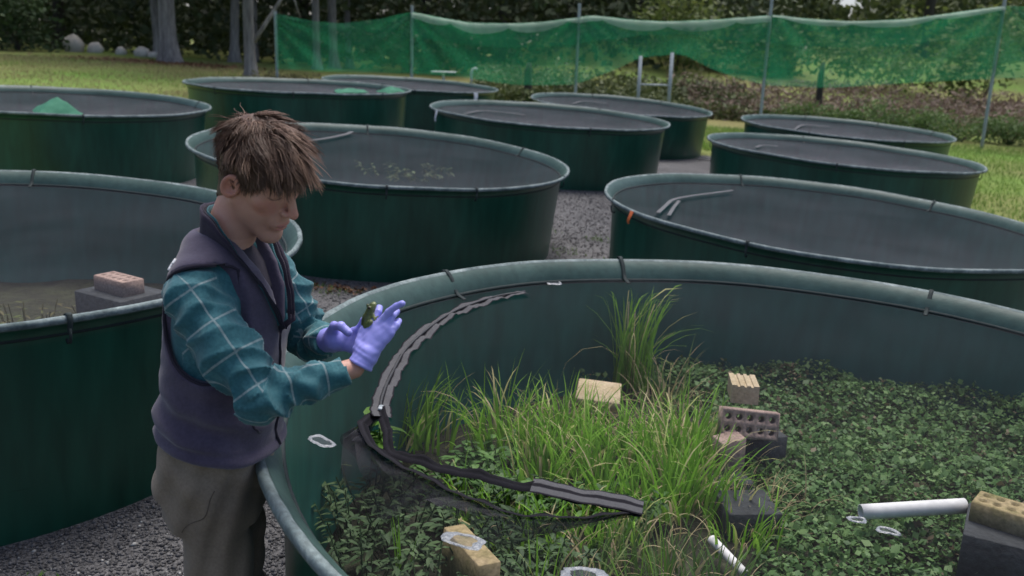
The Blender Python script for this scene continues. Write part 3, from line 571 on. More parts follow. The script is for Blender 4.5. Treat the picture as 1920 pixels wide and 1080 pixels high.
# plants
m_gr = attr_mat('grass_blades', [(.10, .23, .022), (.165, .36, .03), (.25, .47, .06), (.38, .43, .13), (.52, .42, .26)], rough=.55, trans=.35, pos=[.4, .8, .9])
m_gr2 = attr_mat('dull_grass_blades', [(.06, .13, .03), (.11, .2, .05), (.22, .23, .09), (.42, .33, .2)], rough=.6, trans=.35, pos=[.55, .8])
def clump(x, y, z, n, h, spread, lean, w, label, mat=None, name='grass_clump', azb=None, curl=(.2, 1.3), dead=.2, gap=.16):
    q_ = np.clip(rng.normal(0, spread, (n, 2)), -1.8 * spread, 1.8 * spread); b = np.stack([x + q_[:, 0], y + q_[:, 1], np.full(n, z)], -1); az = np.arctan2(q_[:, 1], q_[:, 0]) + rng.normal(0, .6, n)
    if azb is not None: az = np.where(rng.uniform(size=n) < .6, rng.normal(azb, .5, n), az)
    hh = h * rng.uniform(.45, 1.05, n) ; cu = rng.uniform(curl[0], curl[1], n)
    sh = np.clip(rng.uniform(0, .82, n), 0, 1); dd = rng.uniform(size=n) < dead; sh[dd] = rng.uniform(.9, 1, dd.sum()); cu[dd] += .6
    # keep everything under the cover
    top = b[:, 2] + hh * np.cos(np.minimum(.2 + cu * .5, 1.4)); lim = on_rim('I', x, y) - gap; hh = np.where(top > lim, hh * np.clip((lim - z) / np.maximum(top - z, .01), .3, 1), hh)
    V, F3, F4, A = blades(n, b, hh, az, np.abs(rng.normal(0, lean, n)), cu, w * rng.uniform(.6, 1.2, n), seg=6, shade=sh)
    V[:, 2] = np.minimum(V[:, 2], on_rim('I', x, y) - .112 - .02 * rng.uniform(size=len(V)))
    o = link(name, Geo().add(V - np.array([x, y, z]), F3, F4, A).mesh(name, mat or m_gr, attr='shade'), None, (x, y, z)); return tag(o, label, 'grass')
GG = 'grass clumps inside the planted tank'
c = clump(.60, 4.34, .39, 95, .80, .045, .045, .0145, 'tall sedge clump rising behind the slab, tips bent under the netting', name='sedge_clump', azb=.0, curl=(.02, .7), dead=.08, gap=.10)
clump(.62, 4.33, .39, 16, .72, .03, .12, .007, 'thin arching blades leaning out of the tall sedge', name='sedge_tuft', azb=.1, curl=(1.2, 2.4), dead=.2, gap=.08)
clump(.73, 4.1, .39, 60, .36, .06, .35, .008, 'straw coloured dead grass at the foot of the tall sedge', m_gr2, dead=.6)
clump(-.36, 3.66, .36, 85, .35, .07, .3, .0145, 'fan of long green grass beside the closed zip', azb=.9)
for (x, y, n, h, lab) in ((-.02, 3.62, 110, .34, ''), (.16, 3.50, 130, .30, ''), (.32, 3.42, 130, .30, ''), (.14, 3.25, 120, .24, ''), (.36, 3.18, 110, .26, ''), (.5, 3.5, 140, .30, ''), (.68, 3.4, 160, .35, ''), (.6, 3.14, 130, .32, ''), (.78, 3.6, 90, .27, ''), (.25, 3.75, 90, .26, '')):
    clump(x, y, .37, int(n * .8), h * 1.15, .075, .2, .0145, 'bright green grass clump growing on the soil of the planted tank')['group'] = GG
for (x, y, n, h) in ((.0, 2.86, 60, .2), (.17, 2.84, 70, .22), (.33, 2.86, 70, .22), (-.12, 3.02, 50, .22), (.46, 2.98, 60, .26), (.75, 3.2, 60, .3), (.84, 2.92, 60, .22)):
    clump(x, y, .37, n, h, .07, .25, .0135, 'bright green grass clump below the opened zip of the planted tank')['group'] = 'grass clumps below the opened zip'
for (x, y, n, h) in ((.30, 2.66, 60, .25), (.52, 2.72, 70, .22), (.66, 2.58, 60, .22), (.16, 2.42, 50, .26), (.44, 2.42, 60, .22)):
    o = clump(x, y, .36, n, h, .07, .35, .010, 'dull green grass clump with drooping blades in front of the slack zip edge', m_gr2, dead=.2); o['group'] = 'dull grass clumps inside the planted tank'
for (x, y, s) in ((.45, 3.85, 1), (.2, 3.95, 2), (.8, 3.85, 3), (.55, 3.75, 4), (.3, 3.6, 5), (.7, 3.25, 6), (.9, 3.3, 7), (.93, 3.14, 8), (.8, 3.02, 9), (.87, 3.5, 10)):
    o = clump(x, y, .37, 70, .20, .11, .9, .006, 'matted straw coloured dead grass between the green clumps', m_gr2, name='dead_grass', dead=.75); o['group'] = 'dead grass between the clumps'
for (x, y) in ((.12, 2.5), (.24, 2.36), (.5, 2.55), (.38, 2.3)):
    clump(x, y, .36, 8, .36, .02, .12, .011, 'few tall upright reed blades among the dull grass', name='reed_tuft', curl=(.1, .7), dead=.1)['group'] = 'reed tufts among the dull grass'
clump(-.315, 2.6, .36, 7, .38, .012, .1, .013, 'few broad upright blades standing alone before the mossy brick', curl=(.05, .3), dead=0)
def leafy(x, y, z, n, r, h, label, mat, L0=.035, L1=.06, name='leafy_weed', group=None):
    """stems with lance shaped leaves"""
    G = Geo(); ns = max(5, n // 9)
    for s_ in range(ns):
        a = rng.uniform(0, 6.28); rr = r * math.sqrt(rng.uniform()); b = np.array([x + rr * math.cos(a) * .5, y + rr * math.sin(a) * .5, z]); t = b + np.array([rr * math.cos(a) * .6, rr * math.sin(a) * .6, h * rng.uniform(.5, 1)])
        P = np.stack([b + (t - b) * k for k in np.linspace(0, 1, 4)]); V, f3, f4 = tube(P, .0025, 4, cap=False); G.add(V, f3, f4, .3)
        m_ = 9; k = rng.uniform(.25, 1, m_)[:, None]; C = b + (t - b) * k; az = rng.uniform(0, 6.28, m_); el = rng.uniform(-.3, .5, m_); ln = rng.uniform(L0, L1, m_)
        d = np.stack([np.cos(az) * np.cos(el), np.sin(az) * np.cos(el), np.sin(el)], -1); sdv = np.stack([-np.sin(az), np.cos(az), 0 * az], -1); w = (ln * rng.uniform(.28, .42, m_) / 2)[:, None]; ln = ln[:, None]; dn = np.array([0, 0, 1.])
        V = np.stack([C, C + d * ln * .35 + sdv * w, C + d * ln * .4 - dn * ln * .06, C + d * ln * .35 - sdv * w, C + d * ln * .75 + sdv * w * .7 - dn * ln * .08, C + d * ln * .75 - sdv * w * .7 - dn * ln * .08, C + d * ln - dn * ln * .22], 1)
        T = np.array([(0, 2, 1), (0, 3, 2), (1, 2, 4), (2, 3, 5), (2, 5, 4), (4, 5, 6)]); G.add(V.reshape(-1, 3), (T[None] + (np.arange(m_) * 7)[:, None, None]).reshape(-1, 3), None, np.repeat(rng.uniform(0, 1, m_), 7))
    V = np.concatenate(G.V) - np.array([x, y, z]); G.V = [V]
    return tag(link(name, G.mesh(name, mat, attr='shade'), None, (x, y, z)), label, 'plant', group)
m_leafw = attr_mat('weed_leaves', [(.05, .11, .03), (.08, .18, .045), (.12, .23, .06)], rough=.55, trans=.3)
m_leafd = attr_mat('dark_weed_leaves', [(.03, .062, .025), (.055, .105, .038), (.09, .145, .06)], rough=.6, trans=.25)
m_leafb = attr_mat('bright_leaves', [(.07, .16, .02), (.11, .24, .03)], rough=.5, trans=.4)
for (x, y) in ((-.50, 3.05), (-.52, 2.8), (-.33, 3.0), (-.36, 2.78), (-.14, 2.95), (.03, 3.0), (-.18, 2.72), (.05, 2.78), (-.02, 2.55), (-.22, 2.4), (.1, 2.6), (-.42, 2.5)):
    leafy(x, y, .36, 190, .17, .17, 'dark leafy weed spreading under the netting beside the mossy brick', m_leafd, .026, .055, group='leafy weeds in the planted tank')
for (x, y) in ((.0, 3.2), (.2, 3.08), (-.2, 3.3), (.42, 3.0), (-.05, 3.4)):
    leafy(x, y, .37, 110, .15, .13, 'mid green leafy weed growing round the feet of the grass clumps', m_leafw, .04, .07, group='mid green weeds in the planted tank')
leafy(-.46, 3.15, .5, 40, .07, .22, 'pale upright weed against the tank wall by the zip', m_leafb, .05, .09)
def ground_cover():
    n = 95000; a = rng.uniform(0, 2 * math.pi, n); r = 1.79 * np.sqrt(rng.uniform(0, 1, n)); x = IC[0] + r * np.cos(a); y = IC[1] + r * np.sin(a)
    edge = .98 - .14 * np.clip((3.1 - y) / .2, 0, 1) + .06 * np.sin(y * 9) + .05 * vnoise(np.stack([x, y, 0 * x], -1), 6, 5)
    k = (x > edge) | ((y > 4.1 + .05 * np.sin(x * 12)) & (x > .75)); k |= (y > 4.38 + .04 * np.sin(x * 14)) & (x > .1) & (rng.uniform(size=n) < .5); x, y, r = x[k], y[k], r[k]; n = len(x)
    P = np.stack([x, y, 0 * x], -1); hgt = .39 + .03 * vnoise(P, 21, 4) + .02 * vnoise(P, 22, 15) + .12 * np.clip((r - 1.4) / .35, 0, 1) * (.5 + .5 * vnoise(P, 23, 5)) * (y > 3.3)
    z = hgt - .035 * rng.uniform(0, 1, n) ** 2 + .012 * rng.normal(size=n)
    V, F3 = leaf_quads(np.stack([x, y, z], -1), rng.uniform(.013, .036, n) * rng.choice([.75, 1, 1.35], n, p=[.35, .5, .15]), asp=.72, upb=.7)
    sh = np.clip(.48 + .42 * vnoise(P, 31, 3.4) * vnoise(P, 32, 8) + .2 * vnoise(P, 33, 2) + rng.normal(0, .24, n), 0, 1)
    tag(link('ground_cover', Geo().add(V, F3, None, np.repeat(sh, 4)).mesh('ground_cover', attr_mat('cover_leaves', [(.14, .11, .065), (.05, .105, .036), (.085, .17, .052), (.145, .235, .082)], rough=.55, trans=.25, pos=[.12, .6]), attr='shade')), label='dense low carpet of small round leaves filling one side of the tank', cat='ground cover', kind='stuff')
ground_cover()
for i, (x, y) in enumerate(((-2.25, 4.45), (-2.5, 4.6), (-2.1, 4.7), (-2.7, 4.2), (-2.35, 4.2), (-1.75, 4.5))):
    leafy(x, y, .34, 170, .26, .34, 'straggling brownish weed beside the dark block in the tank behind the man', attr_mat('brown_weed', [(.06, .05, .02), (.10, .09, .03), (.09, .13, .03)], trans=.2) if i == 0 else bpy.data.materials['brown_weed'], .03, .06, group='brownish weeds in the tank behind the man')
for (x, y) in ((-1.1, 10.3), (-1.5, 10.5), (-.8, 10.6)):
    leafy(x, y, .5, 60, .3, .2, 'green weed showing dimly under the netting of the tank behind the man', m_leafd, .05, .1, group='weeds dim under the netting')
# ---------------------------------------------------------------- fence of green shade cloth
TOP = np.array([(-7.29, 28.99, 2.7), (-6.32, 28.9, 2.54), (-5.34, 28.81, 2.48), (-4.21, 28.7, 2.64), (-3.22, 28.6, 2.88), (-2.46, 28.51, 2.75), (-1.51, 28.39, 2.62), (-0.25, 28.24, 2.63), (0.68, 28.13, 2.71), (1.7, 28.0, 2.86), (2.04, 27.94, 2.93), (3.1, 27.74, 2.84), (4.15, 27.55, 2.81), (5.6, 27.28, 2.91), (7.01, 27.0, 3.06), (7.98, 26.76, 2.97), (9.07, 26.49, 2.94), (10.38, 26.15, 3.03), (11.62, 25.8, 3.25), (12.7, 25.5, 3.43), (15.34, 24.99, 3.3), (17.65, 24.5, 3.61)])
BOT = np.array([(-7.35, 28.99, 1.08), (-5.36, 28.81, 1.07), (-3.21, 28.6, 1.1), (-1.96, 28.45, 1.06), (-1.15, 28.36, 0.98), (-0.2, 28.24, 0.89), (0.75, 28.13, 0.9), (1.68, 28.01, 0.96), (2.74, 27.83, 1.4), (3.47, 27.69, 1.79), (4.65, 27.47, 1.94), (5.42, 27.33, 1.56), (6.18, 27.19, 1.32), (7.0, 27.04, 1.14), (8.61, 26.66, 1.14), (10.61, 26.15, 1.36), (11.89, 25.8, 1.49), (13.0, 25.5, 1.59), (18.1, 24.5, 1.6)])
POSTS = [(-7.37, 29.0, 2.76), (-3.22, 28.6, 3.03), (1.68, 28.0, 3.22), (6.94, 27.0, 3.73), (12.63, 25.5, 3.83), (17.58, 24.5, 3.93)]
m_shade = net_mat('shade_cloth', (.045, .32, .16), .34, rough=.5, tint=(.045, .42, .2), tau=.7, nscale=.7)
m_hem_sheen = net_mat('sunlit_hem', (.5, .62, .52), .45, rough=.4, tint=(.4, .6, .5), tau=.7)  # sunlit sheen of the top fold, painted as a paler thread colour
def fence():
    e = tag(empty('shade_cloth_fence', (1.68, 28, gz(1.68, 28))), 'long fence of sagging green shade cloth hung on steel posts', 'fence'); o0 = np.array(e.location)
    for (x, y, zt) in POSTS:
        zb = gz(x, y) - .3; V, f3, f4 = tube([(x, y + .05, zb), (x, y + .05, zb + .8), (x, y + .05, zt - .02), (x, y + .05, zt)], .045, 12); p_ = link('post', mesh_np('post', V - o0, [f3, f4], m_steel, True), e)
        V, f3, f4 = tube([(x, y + .05, zt), (x, y + .05, zt + .02)], .05, 12); link('post_cap', mesh_np('post_cap', V - o0, [f3, f4], m_steel, True), p_)
    for s_ in range(len(POSTS) - 1):
        x0, x1 = POSTS[s_][0] + .01, POSTS[s_ + 1][0] - .01; nu, nv = 90, 26; u = np.linspace(0, 1, nu); X = x0 + (x1 - x0) * u
        y = np.interp(X, [p[0] for p in POSTS], [p[1] for p in POSTS]); zt = np.interp(X, TOP[:, 0], TOP[:, 2]); zb = np.interp(X, BOT[:, 0], BOT[:, 2]); V = []
        k = np.ones(9) / 9; zt2 = np.convolve(np.pad(zt, 4, 'edge'), k, 'valid'); zb = np.convolve(np.pad(zb, 4, 'edge'), k, 'valid'); zt = .7 * zt2 + .3 * zt
        for j in range(nv):
            v = j / (nv - 1); z = zt + (zb - zt) * v; P = np.stack([X, 0 * X, z], -1)
            # drag folds fan out from the post tops, and slack billows
            d0 = np.arctan2(POSTS[s_][2] - z, X - x0 + .3); d1 = np.arctan2(POSTS[s_ + 1][2] - z, x1 - X + .3)
            f = .09 * np.sin(d0 * 17 + s_) * np.exp(-(X - x0) / 1.6) + .09 * np.sin(d1 * 15 + 2 * s_) * np.exp(-(x1 - X) / 1.6) + .14 * vnoise(P, 40 + s_, .8) + .035 * vnoise(P, 50 + s_, 2.6)
            V.append(np.stack([X, y + .0 + f * np.sin(math.pi * np.clip(u, .02, .98)) ** .4 - .12 * math.sin(v * 3.1), z], -1))
        V = np.concatenate(V); i = np.arange(nv - 1)[:, None]; j = np.arange(nu - 1)[None]; F = np.stack([i * nu + j, i * nu + j + 1, (i + 1) * nu + j + 1, (i + 1) * nu + j], -1).reshape(-1, 4)
        c_ = link('cloth_panel', mesh_np('cloth_panel', V - o0, F, m_shade, True), e)
        # second layer: the upper part hangs double
        if s_ in (1, 2, 3):
            W = V.reshape(nv, nu, 3)[:11].copy(); W[..., 1] -= .03 + .03 * np.linspace(0, 1, 11)[:, None]; W = W.reshape(-1, 3); i = np.arange(10)[:, None]
            F = np.stack([i * nu + j, i * nu + j + 1, (i + 1) * nu + j + 1, (i + 1) * nu + j], -1).reshape(-1, 4); link('folded_top', mesh_np('folded_top', W - o0, F, m_shade, True), c_)
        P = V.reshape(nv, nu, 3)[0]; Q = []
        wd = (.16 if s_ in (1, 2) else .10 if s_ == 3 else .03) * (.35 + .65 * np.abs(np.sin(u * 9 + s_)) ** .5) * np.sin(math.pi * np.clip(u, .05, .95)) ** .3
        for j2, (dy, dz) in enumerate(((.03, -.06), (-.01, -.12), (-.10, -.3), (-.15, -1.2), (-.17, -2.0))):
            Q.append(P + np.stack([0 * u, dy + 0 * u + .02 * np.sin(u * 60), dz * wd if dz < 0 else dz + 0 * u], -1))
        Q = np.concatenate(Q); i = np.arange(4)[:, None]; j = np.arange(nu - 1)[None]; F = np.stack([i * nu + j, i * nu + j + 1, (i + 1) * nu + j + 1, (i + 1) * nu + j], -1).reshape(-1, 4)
        if s_ in (1, 2, 3): link('top_sheen', mesh_np('top_sheen', Q - o0, F, m_hem_sheen, True), c_)  # added pale strip that stands for the sheen along the cloth top
fence()
def steel_frame():
    z0 = gz(3.8, 26.8); e = tag(empty('steel_frame', (3.8, 26.8, z0)), 'small upright steel frame with one crossbar in front of the fence', 'frame')
    for x, zt in ((3.38, 1.84), (4.25, 1.96)):
        V, f3, f4 = tube([(x - 3.8, 0, -.2), (x - 3.8, 0, zt - z0)], .05, 10); link('upright', mesh_np('upright', V, [f3, f4], m_steel, True), e)
    V, f3, f4 = tube([(3.38 - 3.8, 0, 1.06 - z0), (4.25 - 3.8, 0, 1.06 - z0)], .03, 8); link('crossbar', mesh_np('crossbar', V, [f3, f4], m_steel, True), e)
steel_frame()
# ---------------------------------------------------------------- trees, bank, forest
m_bark = pmat('pale_bark', [(.10, .09, .085), (.2, .185, .17), (.3, .28, .26)], scale=1.5, rough=.9, bump=.6, bscale=6, stretch=(2, 2, .3), fine=(8, .3))
m_barkd = pmat('dark_bark', [(.03, .026, .022), (.07, .06, .05)], scale=3, rough=.95, bump=.8, bscale=8, stretch=(2, 2, .3))
m_crown = attr_mat('gum_leaves', [(.034, .058, .026), (.065, .108, .043), (.11, .165, .066)], trans=.2, rough=.6)
m_crownl = attr_mat('light_leaves', [(.075, .105, .03), (.12, .16, .045), (.18, .2, .06)], trans=.3, rough=.6)
def tree(x, y, r, h, label, bark, leaf=None, lean=(0, 0), nleaf=700, cr=3.2, cz=.5, limbs=5, name='gum_tree', low=None, flare=.6):
    z0 = gz(x, y); e = tag(empty(name, (x, y, z0)), label, 'tree', 'trees round the clearing'); t = np.array([-.03, 0, .02, .06, .15, .3, .5, .75, 1.0])
    P = np.stack([lean[0] * t * h + .12 * np.sin(t * 5 + x), lean[1] * t * h + .1 * np.sin(t * 4 + y), t * h], -1); P[:, :2] -= P[1, :2]
    R = r * np.array([1.5 + flare, 1.35 + flare * .8, 1.15 + flare * .5, 1.05, 1, .9, .75, .5, .2]); V, f3, f4 = tube(P, R, 14); V = V + (.10 * r * vnoise(V, int(abs(x * 7)), 3.0 / max(r, .15)))[:, None] * np.array([1, 1, 0])
    tr = link('trunk', mesh_np('trunk', V, [f3, f4], bark, True), e); ends = [P[-1], P[-2]]
    for k in range(limbs):
        s_ = rng.uniform(.35, .85); b = np.array([np.interp(s_, t, P[:, 0]), np.interp(s_, t, P[:, 1]), s_ * h]); a = rng.uniform(0, 6.28); d = np.array([math.cos(a), math.sin(a), rng.uniform(.3, .9)]); L_ = h * rng.uniform(.18, .34)
        Q = np.stack([b + d * L_ * q_ + np.array([0, 0, .12 * L_ * q_ * q_]) for q_ in np.linspace(0, 1, 5)]); V, f3, f4 = tube(Q, np.linspace(r * .38, r * .08, 5), 7); link('limb', mesh_np('limb', V, [f3, f4], bark, True), tr); ends.append(Q[-1]); ends.append(Q[3])
    C = []
    for q_ in ends: C.append(np.asarray(q_) + rng.normal(0, 1, (nleaf // len(ends), 3)) * np.array([cr * .42, cr * .42, cr * .3]))
    C = np.concatenate(C); V, F3 = leaf_quads(C, rng.uniform(.22, .5, len(C)) * cr / 3.2, asp=.55, upb=.2); sh = np.clip(.5 + .25 * vnoise(C, 8, .8) + rng.normal(0, .18, len(C)), 0, 1)
    link('crown', Geo().add(V, F3, None, np.repeat(sh, 4)).mesh('crown', leaf or m_crown, attr='shade'), e); return e
big = tree(-14.8, 40.5, .33, 17, 'massive pale gum trunk with a broad flared base on the lawn', m_bark, nleaf=2600, cr=5, limbs=8, flare=.55)
t2 = tree(-9.45, 33.6, .18, 13, 'slender pale gum beside the fence end with a low forked branch', m_bark, lean=(.03, .02), nleaf=1500, cr=4, limbs=6, flare=.3)
Q = np.array([(0, 0, 1.0), (.5, .1, 1.75), (1.05, .2, 2.6), (1.7, .3, 3.8), (2.2, .4, 5.2)]); V, f3, f4 = tube(Q, np.linspace(.085, .03, 5), 8); link('limb', mesh_np('limb', V, [f3, f4], m_bark, True), t2)
Q = np.array([(1.35, .25, 3.15), (1.55, .3, 2.6), (1.75, .3, 2.0)]); V, f3, f4 = tube(Q, np.linspace(.05, .012, 3), 6); link('limb', mesh_np('limb', V, [f3, f4], m_bark, True), t2)
TREES = [(-13.7, 46, .2, 14, 0), (-13.2, 47.5, .18, 15, 0), (-17.2, 45.5, .16, 12, 0), (-9.3, 44, .16, 13, 0), (-9.0, 46.5, .2, 14, 0), (-8.6, 48.5, .16, 12, 0), (-28, 42, .22, 10, 1), (-31, 46, .3, 14, 1), (-24, 50, .28, 15, 1), (-20, 53, .25, 15, 1),
    (-12, 53, .3, 16, 1), (-5, 52, .28, 15, 1), (-1, 50, .25, 14, 1), (3, 54, .3, 16, 1), (-16, 58, .3, 17, 1), (-7, 60, .3, 17, 1), (7, 58, .3, 16, 1), (12, 62, .28, 14, 1), (25, 60, .3, 15, 1), (30, 52, .3, 14, 1), (-35, 56, .3, 16, 1), (17, 66, .25, 12, 1)]
for (x, y, r, h, d) in TREES:
    tree(x, y, r, h, 'pale slim gum trunk standing at the dark forest edge' if d == 0 else 'tall dark forest tree behind the clearing', m_bark if d == 0 else m_barkd, lean=(rng.uniform(-.04, .04), 0), nleaf=1300, cr=4.5, limbs=5, name='gum_tree' if d == 0 else 'forest_tree')
def shrub(x, y, r, h, label, leaf, n=500, name='shrub', size=.16, group='shrubs round the clearing', z=None, cat='shrub'):
    z0 = gz(x, y) if z is None else z; e = tag(empty(name, (x, y, z0)), label, cat, group); G = Geo()
    cl = rng.normal(0, 1, (14, 3)) * np.array([r * .45, r * .45, h * .22]) + np.array([0, 0, h * .5]); cl[:, 2] = np.clip(cl[:, 2], .08 * h, h * .9)
    for k in range(0, 14, 2): V, f3, f4 = tube([(0, 0, -.05), cl[k] * np.array([.5, .5, .6]), cl[k]], [.03, .02, .006], 5, cap=False); G.add(V, f3, f4)
    link('stem', G.mesh('stem', m_barkd, True), e)
    C = np.repeat(cl, n // 14, 0) + rng.normal(0, 1, (n // 14 * 14, 3)) * np.array([r * .22, r * .22, h * .14]); C[:, 2] = np.abs(C[:, 2]); V, F3 = leaf_quads(C, rng.uniform(.6, 1.3, len(C)) * size, asp=.55, upb=.3)
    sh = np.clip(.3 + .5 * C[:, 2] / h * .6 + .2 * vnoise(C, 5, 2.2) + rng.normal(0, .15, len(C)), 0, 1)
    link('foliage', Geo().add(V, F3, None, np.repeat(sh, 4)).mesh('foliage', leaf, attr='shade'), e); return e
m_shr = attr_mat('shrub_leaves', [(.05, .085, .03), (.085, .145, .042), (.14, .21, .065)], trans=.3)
for (x, y, r, h, m_, lab) in ((7.7, 47, 2.6, 3.8, m_crownl, 'light green bushy tree top showing over the fence'), (10.5, 49, 2.2, 3.2, m_crownl, 'light green bush beside the bushy tree top beyond the fence'), (-27, 40, 2.6, 3.4, m_crown, 'dark rounded shrub by the lawn edge'), (-23, 44, 2.4, 3.2, m_crown, 'dark shrub behind the pale rocks'), (-30, 37, 2.2, 3.0, m_crown, 'dark shrub with drooping foliage at the end of the lawn'), (16.5, 44, 2.4, 3.4, m_crownl, 'yellow green bush behind the fence end'), (20.5, 42, 2.4, 3.8, m_crownl, 'yellow green bush by the last fence posts'), (13, 48, 2, 2.2, m_shr, 'mid green bush between the lighter bushes beyond the fence')):
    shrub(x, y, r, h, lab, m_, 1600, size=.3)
for i, (x, y, r, h) in enumerate(((9.6, 28.0, .8, .75), (10.7, 27.6, .9, .9), (11.7, 27.2, .9, .8), (12.8, 27.4, .9, .85), (14.2, 27.2, 1.0, .8), (8.6, 28.6, .8, .7), (15.6, 27.0, 1, .9))):
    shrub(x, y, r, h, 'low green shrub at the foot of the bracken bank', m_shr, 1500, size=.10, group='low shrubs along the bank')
def scatter_stuff(name, label, cat, mat, n, box, hfun, size, asp, upb=.3, thick=2.0):
    x = rng.uniform(box[0], box[1], n); y = rng.uniform(box[2], box[3], n); h = hfun(x, y); z = ground_z(x, y) + h * rng.uniform(0, 1, n) ** .8
    C = np.stack([x, y, z], -1); V, F3 = leaf_quads(C, rng.uniform(size[0], size[1], n), asp=asp, upb=upb); sh = np.clip(.5 + .3 * vnoise(C, 13, .7) + rng.normal(0, .17, n), 0, 1)
    return tag(link(name, Geo().add(V, F3, None, np.repeat(sh, 4)).mesh(name, mat, attr='shade')), label, cat, kind='stuff')
P3 = lambda x, y: np.stack([x, y, 0 * x], -1)
m_brk = attr_mat('bracken', [(.07, .05, .036), (.15, .105, .08), (.22, .16, .125), (.13, .16, .06)], trans=.2, pos=[.4, .8])
scatter_stuff('bracken', 'brown dead bracken covering the bank behind the fence', 'bracken', m_brk, 18000, (5.5, 24, 29.2, 36), lambda x, y: np.clip(.6 + .1 * (y - 29), 0, 1.3) * (1 + .3 * vnoise(P3(x, y), 2, .9)), (.12, .35), .22)
m_und = attr_mat('understorey', [(.045, .06, .024), (.085, .11, .04), (.13, .15, .055)], trans=.2)
scatter_stuff('undergrowth', 'tangled olive undergrowth along the fence foot', 'undergrowth', m_und, 13000, (-1.5, 8, 29.2, 35), lambda x, y: np.clip(.45 + .12 * (y - 29), 0, 1.15) * (1 + .4 * vnoise(P3(x, y), 5, .9)), (.1, .3), .4)
scatter_stuff('long_grass', 'dry long grass under the near end of the fence cloth', 'grass', attr_mat('drygrass', [(.06, .06, .025), (.11, .1, .045), (.12, .14, .04)], trans=.2), 5000, (-8, -1, 27.4, 31), lambda x, y: .35 + .15 * vnoise(P3(x, y), 5, 1.5), (.1, .25), .15)
scatter_stuff('forest', 'deep shaded forest undergrowth beyond the lawn', 'forest', attr_mat('forest_leaves', [(.028, .04, .02), (.06, .08, .036), (.095, .12, .05)], trans=.15), 44000, (-60, 14, 47, 66), lambda x, y: 3.5 + 5 * (y - 47) / 19 * (1 + .3 * vnoise(P3(x, y), 7, .3)), (.25, .6), .6, .1)
scatter_stuff('forest', 'far dark wall of trees closing the forest behind', 'forest', bpy.data.materials['forest_leaves'], 9000, (-75, 16, 68, 78), lambda x, y: 15 + 0 * x, (1.2, 2.4), .8, .1)
scatter_stuff('forest', 'lighter woodland beyond the fence with sky gaps between the crowns', 'forest', attr_mat('wood_leaves', [(.045, .062, .026), (.09, .12, .042), (.15, .175, .06)], trans=.25), 34000, (4, 56, 60, 84), lambda x, y: 4.6 + 2.0 * vnoise(P3(x, y), 17, .35) - 3.0 * np.exp(-((x / y - .335) / .016) ** 2), (.35, .8), .6, .1)
# pale boulders, stumps behind the cloth, bark litter
m_rock = pmat('pale_rock', [(.4, .37, .33), (.6, .56, .5)], scale=3, rough=.95, bump=.6, bscale=8)
def boulder(x, y, r, h, label, seed):
    n, m = 12, 8; V = []
    for i in range(m):
        for j in range(n): a, b = 2 * math.pi * j / n, math.pi * i / (m - 1); V.append((r * math.sin(b) * math.cos(a), r * math.sin(b) * math.sin(a) * .8, h * math.cos(b)))
    V = np.array(V); V *= (1 + .22 * vnoise(V, seed, 2.4 / r))[:, None]; i = np.arange(m - 1)[:, None]; j = np.arange(n)[None]; F = np.stack([i * n + j, i * n + (j + 1) % n, (i + 1) * n + (j + 1) % n, (i + 1) * n + j], -1).reshape(-1, 4)
    tag(link('boulder', mesh_np('boulder', V, F[:, ::-1], m_rock), None, (x, y, gz(x, y) + h * .4)), label, 'rock', 'pale boulders at the forest edge')
BL = ('tallest pale boulder of the row, farthest from the big gum trunk', 'squat pale boulder next to the tallest one', 'small round pale boulder in the middle of the row', 'broad pale boulder close to the big gum trunk', 'smallest pale boulder, last of the row by the gum trunk')
for i, (x, y, r, h) in enumerate(((-21.4, 46, .5, .6), (-20.3, 45.8, .38, .36), (-19.0, 45.6, .26, .28), (-17.9, 45.4, .38, .32), (-17.3, 45.2, .24, .2))): boulder(x, y, r, h, BL[i], i)
for (x, y, zt, r) in ((.28, 29.9, 1.5, .12), (9.66, 30.6, 1.8, .1)):
    z0 = gz(x, y); P = [(0, 0, -.1), (.02, 0, .4), (.0, .02, (zt - z0) * .8), (.03, 0, zt - z0)]; V, f3, f4 = tube(P, [r * 1.4, r * 1.1, r, r * .5], 9); V = V + .15 * r * vnoise(V, 3, 9)[:, None]
    tag(link('tree_stump', mesh_np('tree_stump', V, [f3, f4], m_barkd, True), None, (x, y, z0)), 'broken brown stump behind the shade cloth ' + ('near the undergrowth' if x < 5 else 'in the bracken'), 'stump')
x = rng.normal(-14.6, 2.0, 1500); y = rng.normal(39.0, 1.2, 1500); V, F3 = leaf_quads(np.stack([x, y, ground_z(x, y) + .04], -1), rng.uniform(.08, .3, 1500), asp=.25, upb=2)
tag(link('bark_litter', Geo().add(V, F3, None, np.repeat(rng.uniform(0, 1, 1500), 4)).mesh('bark_litter', m_litter, attr='shade')), label='reddish bark litter around the massive gum trunk', cat='litter', kind='stuff')

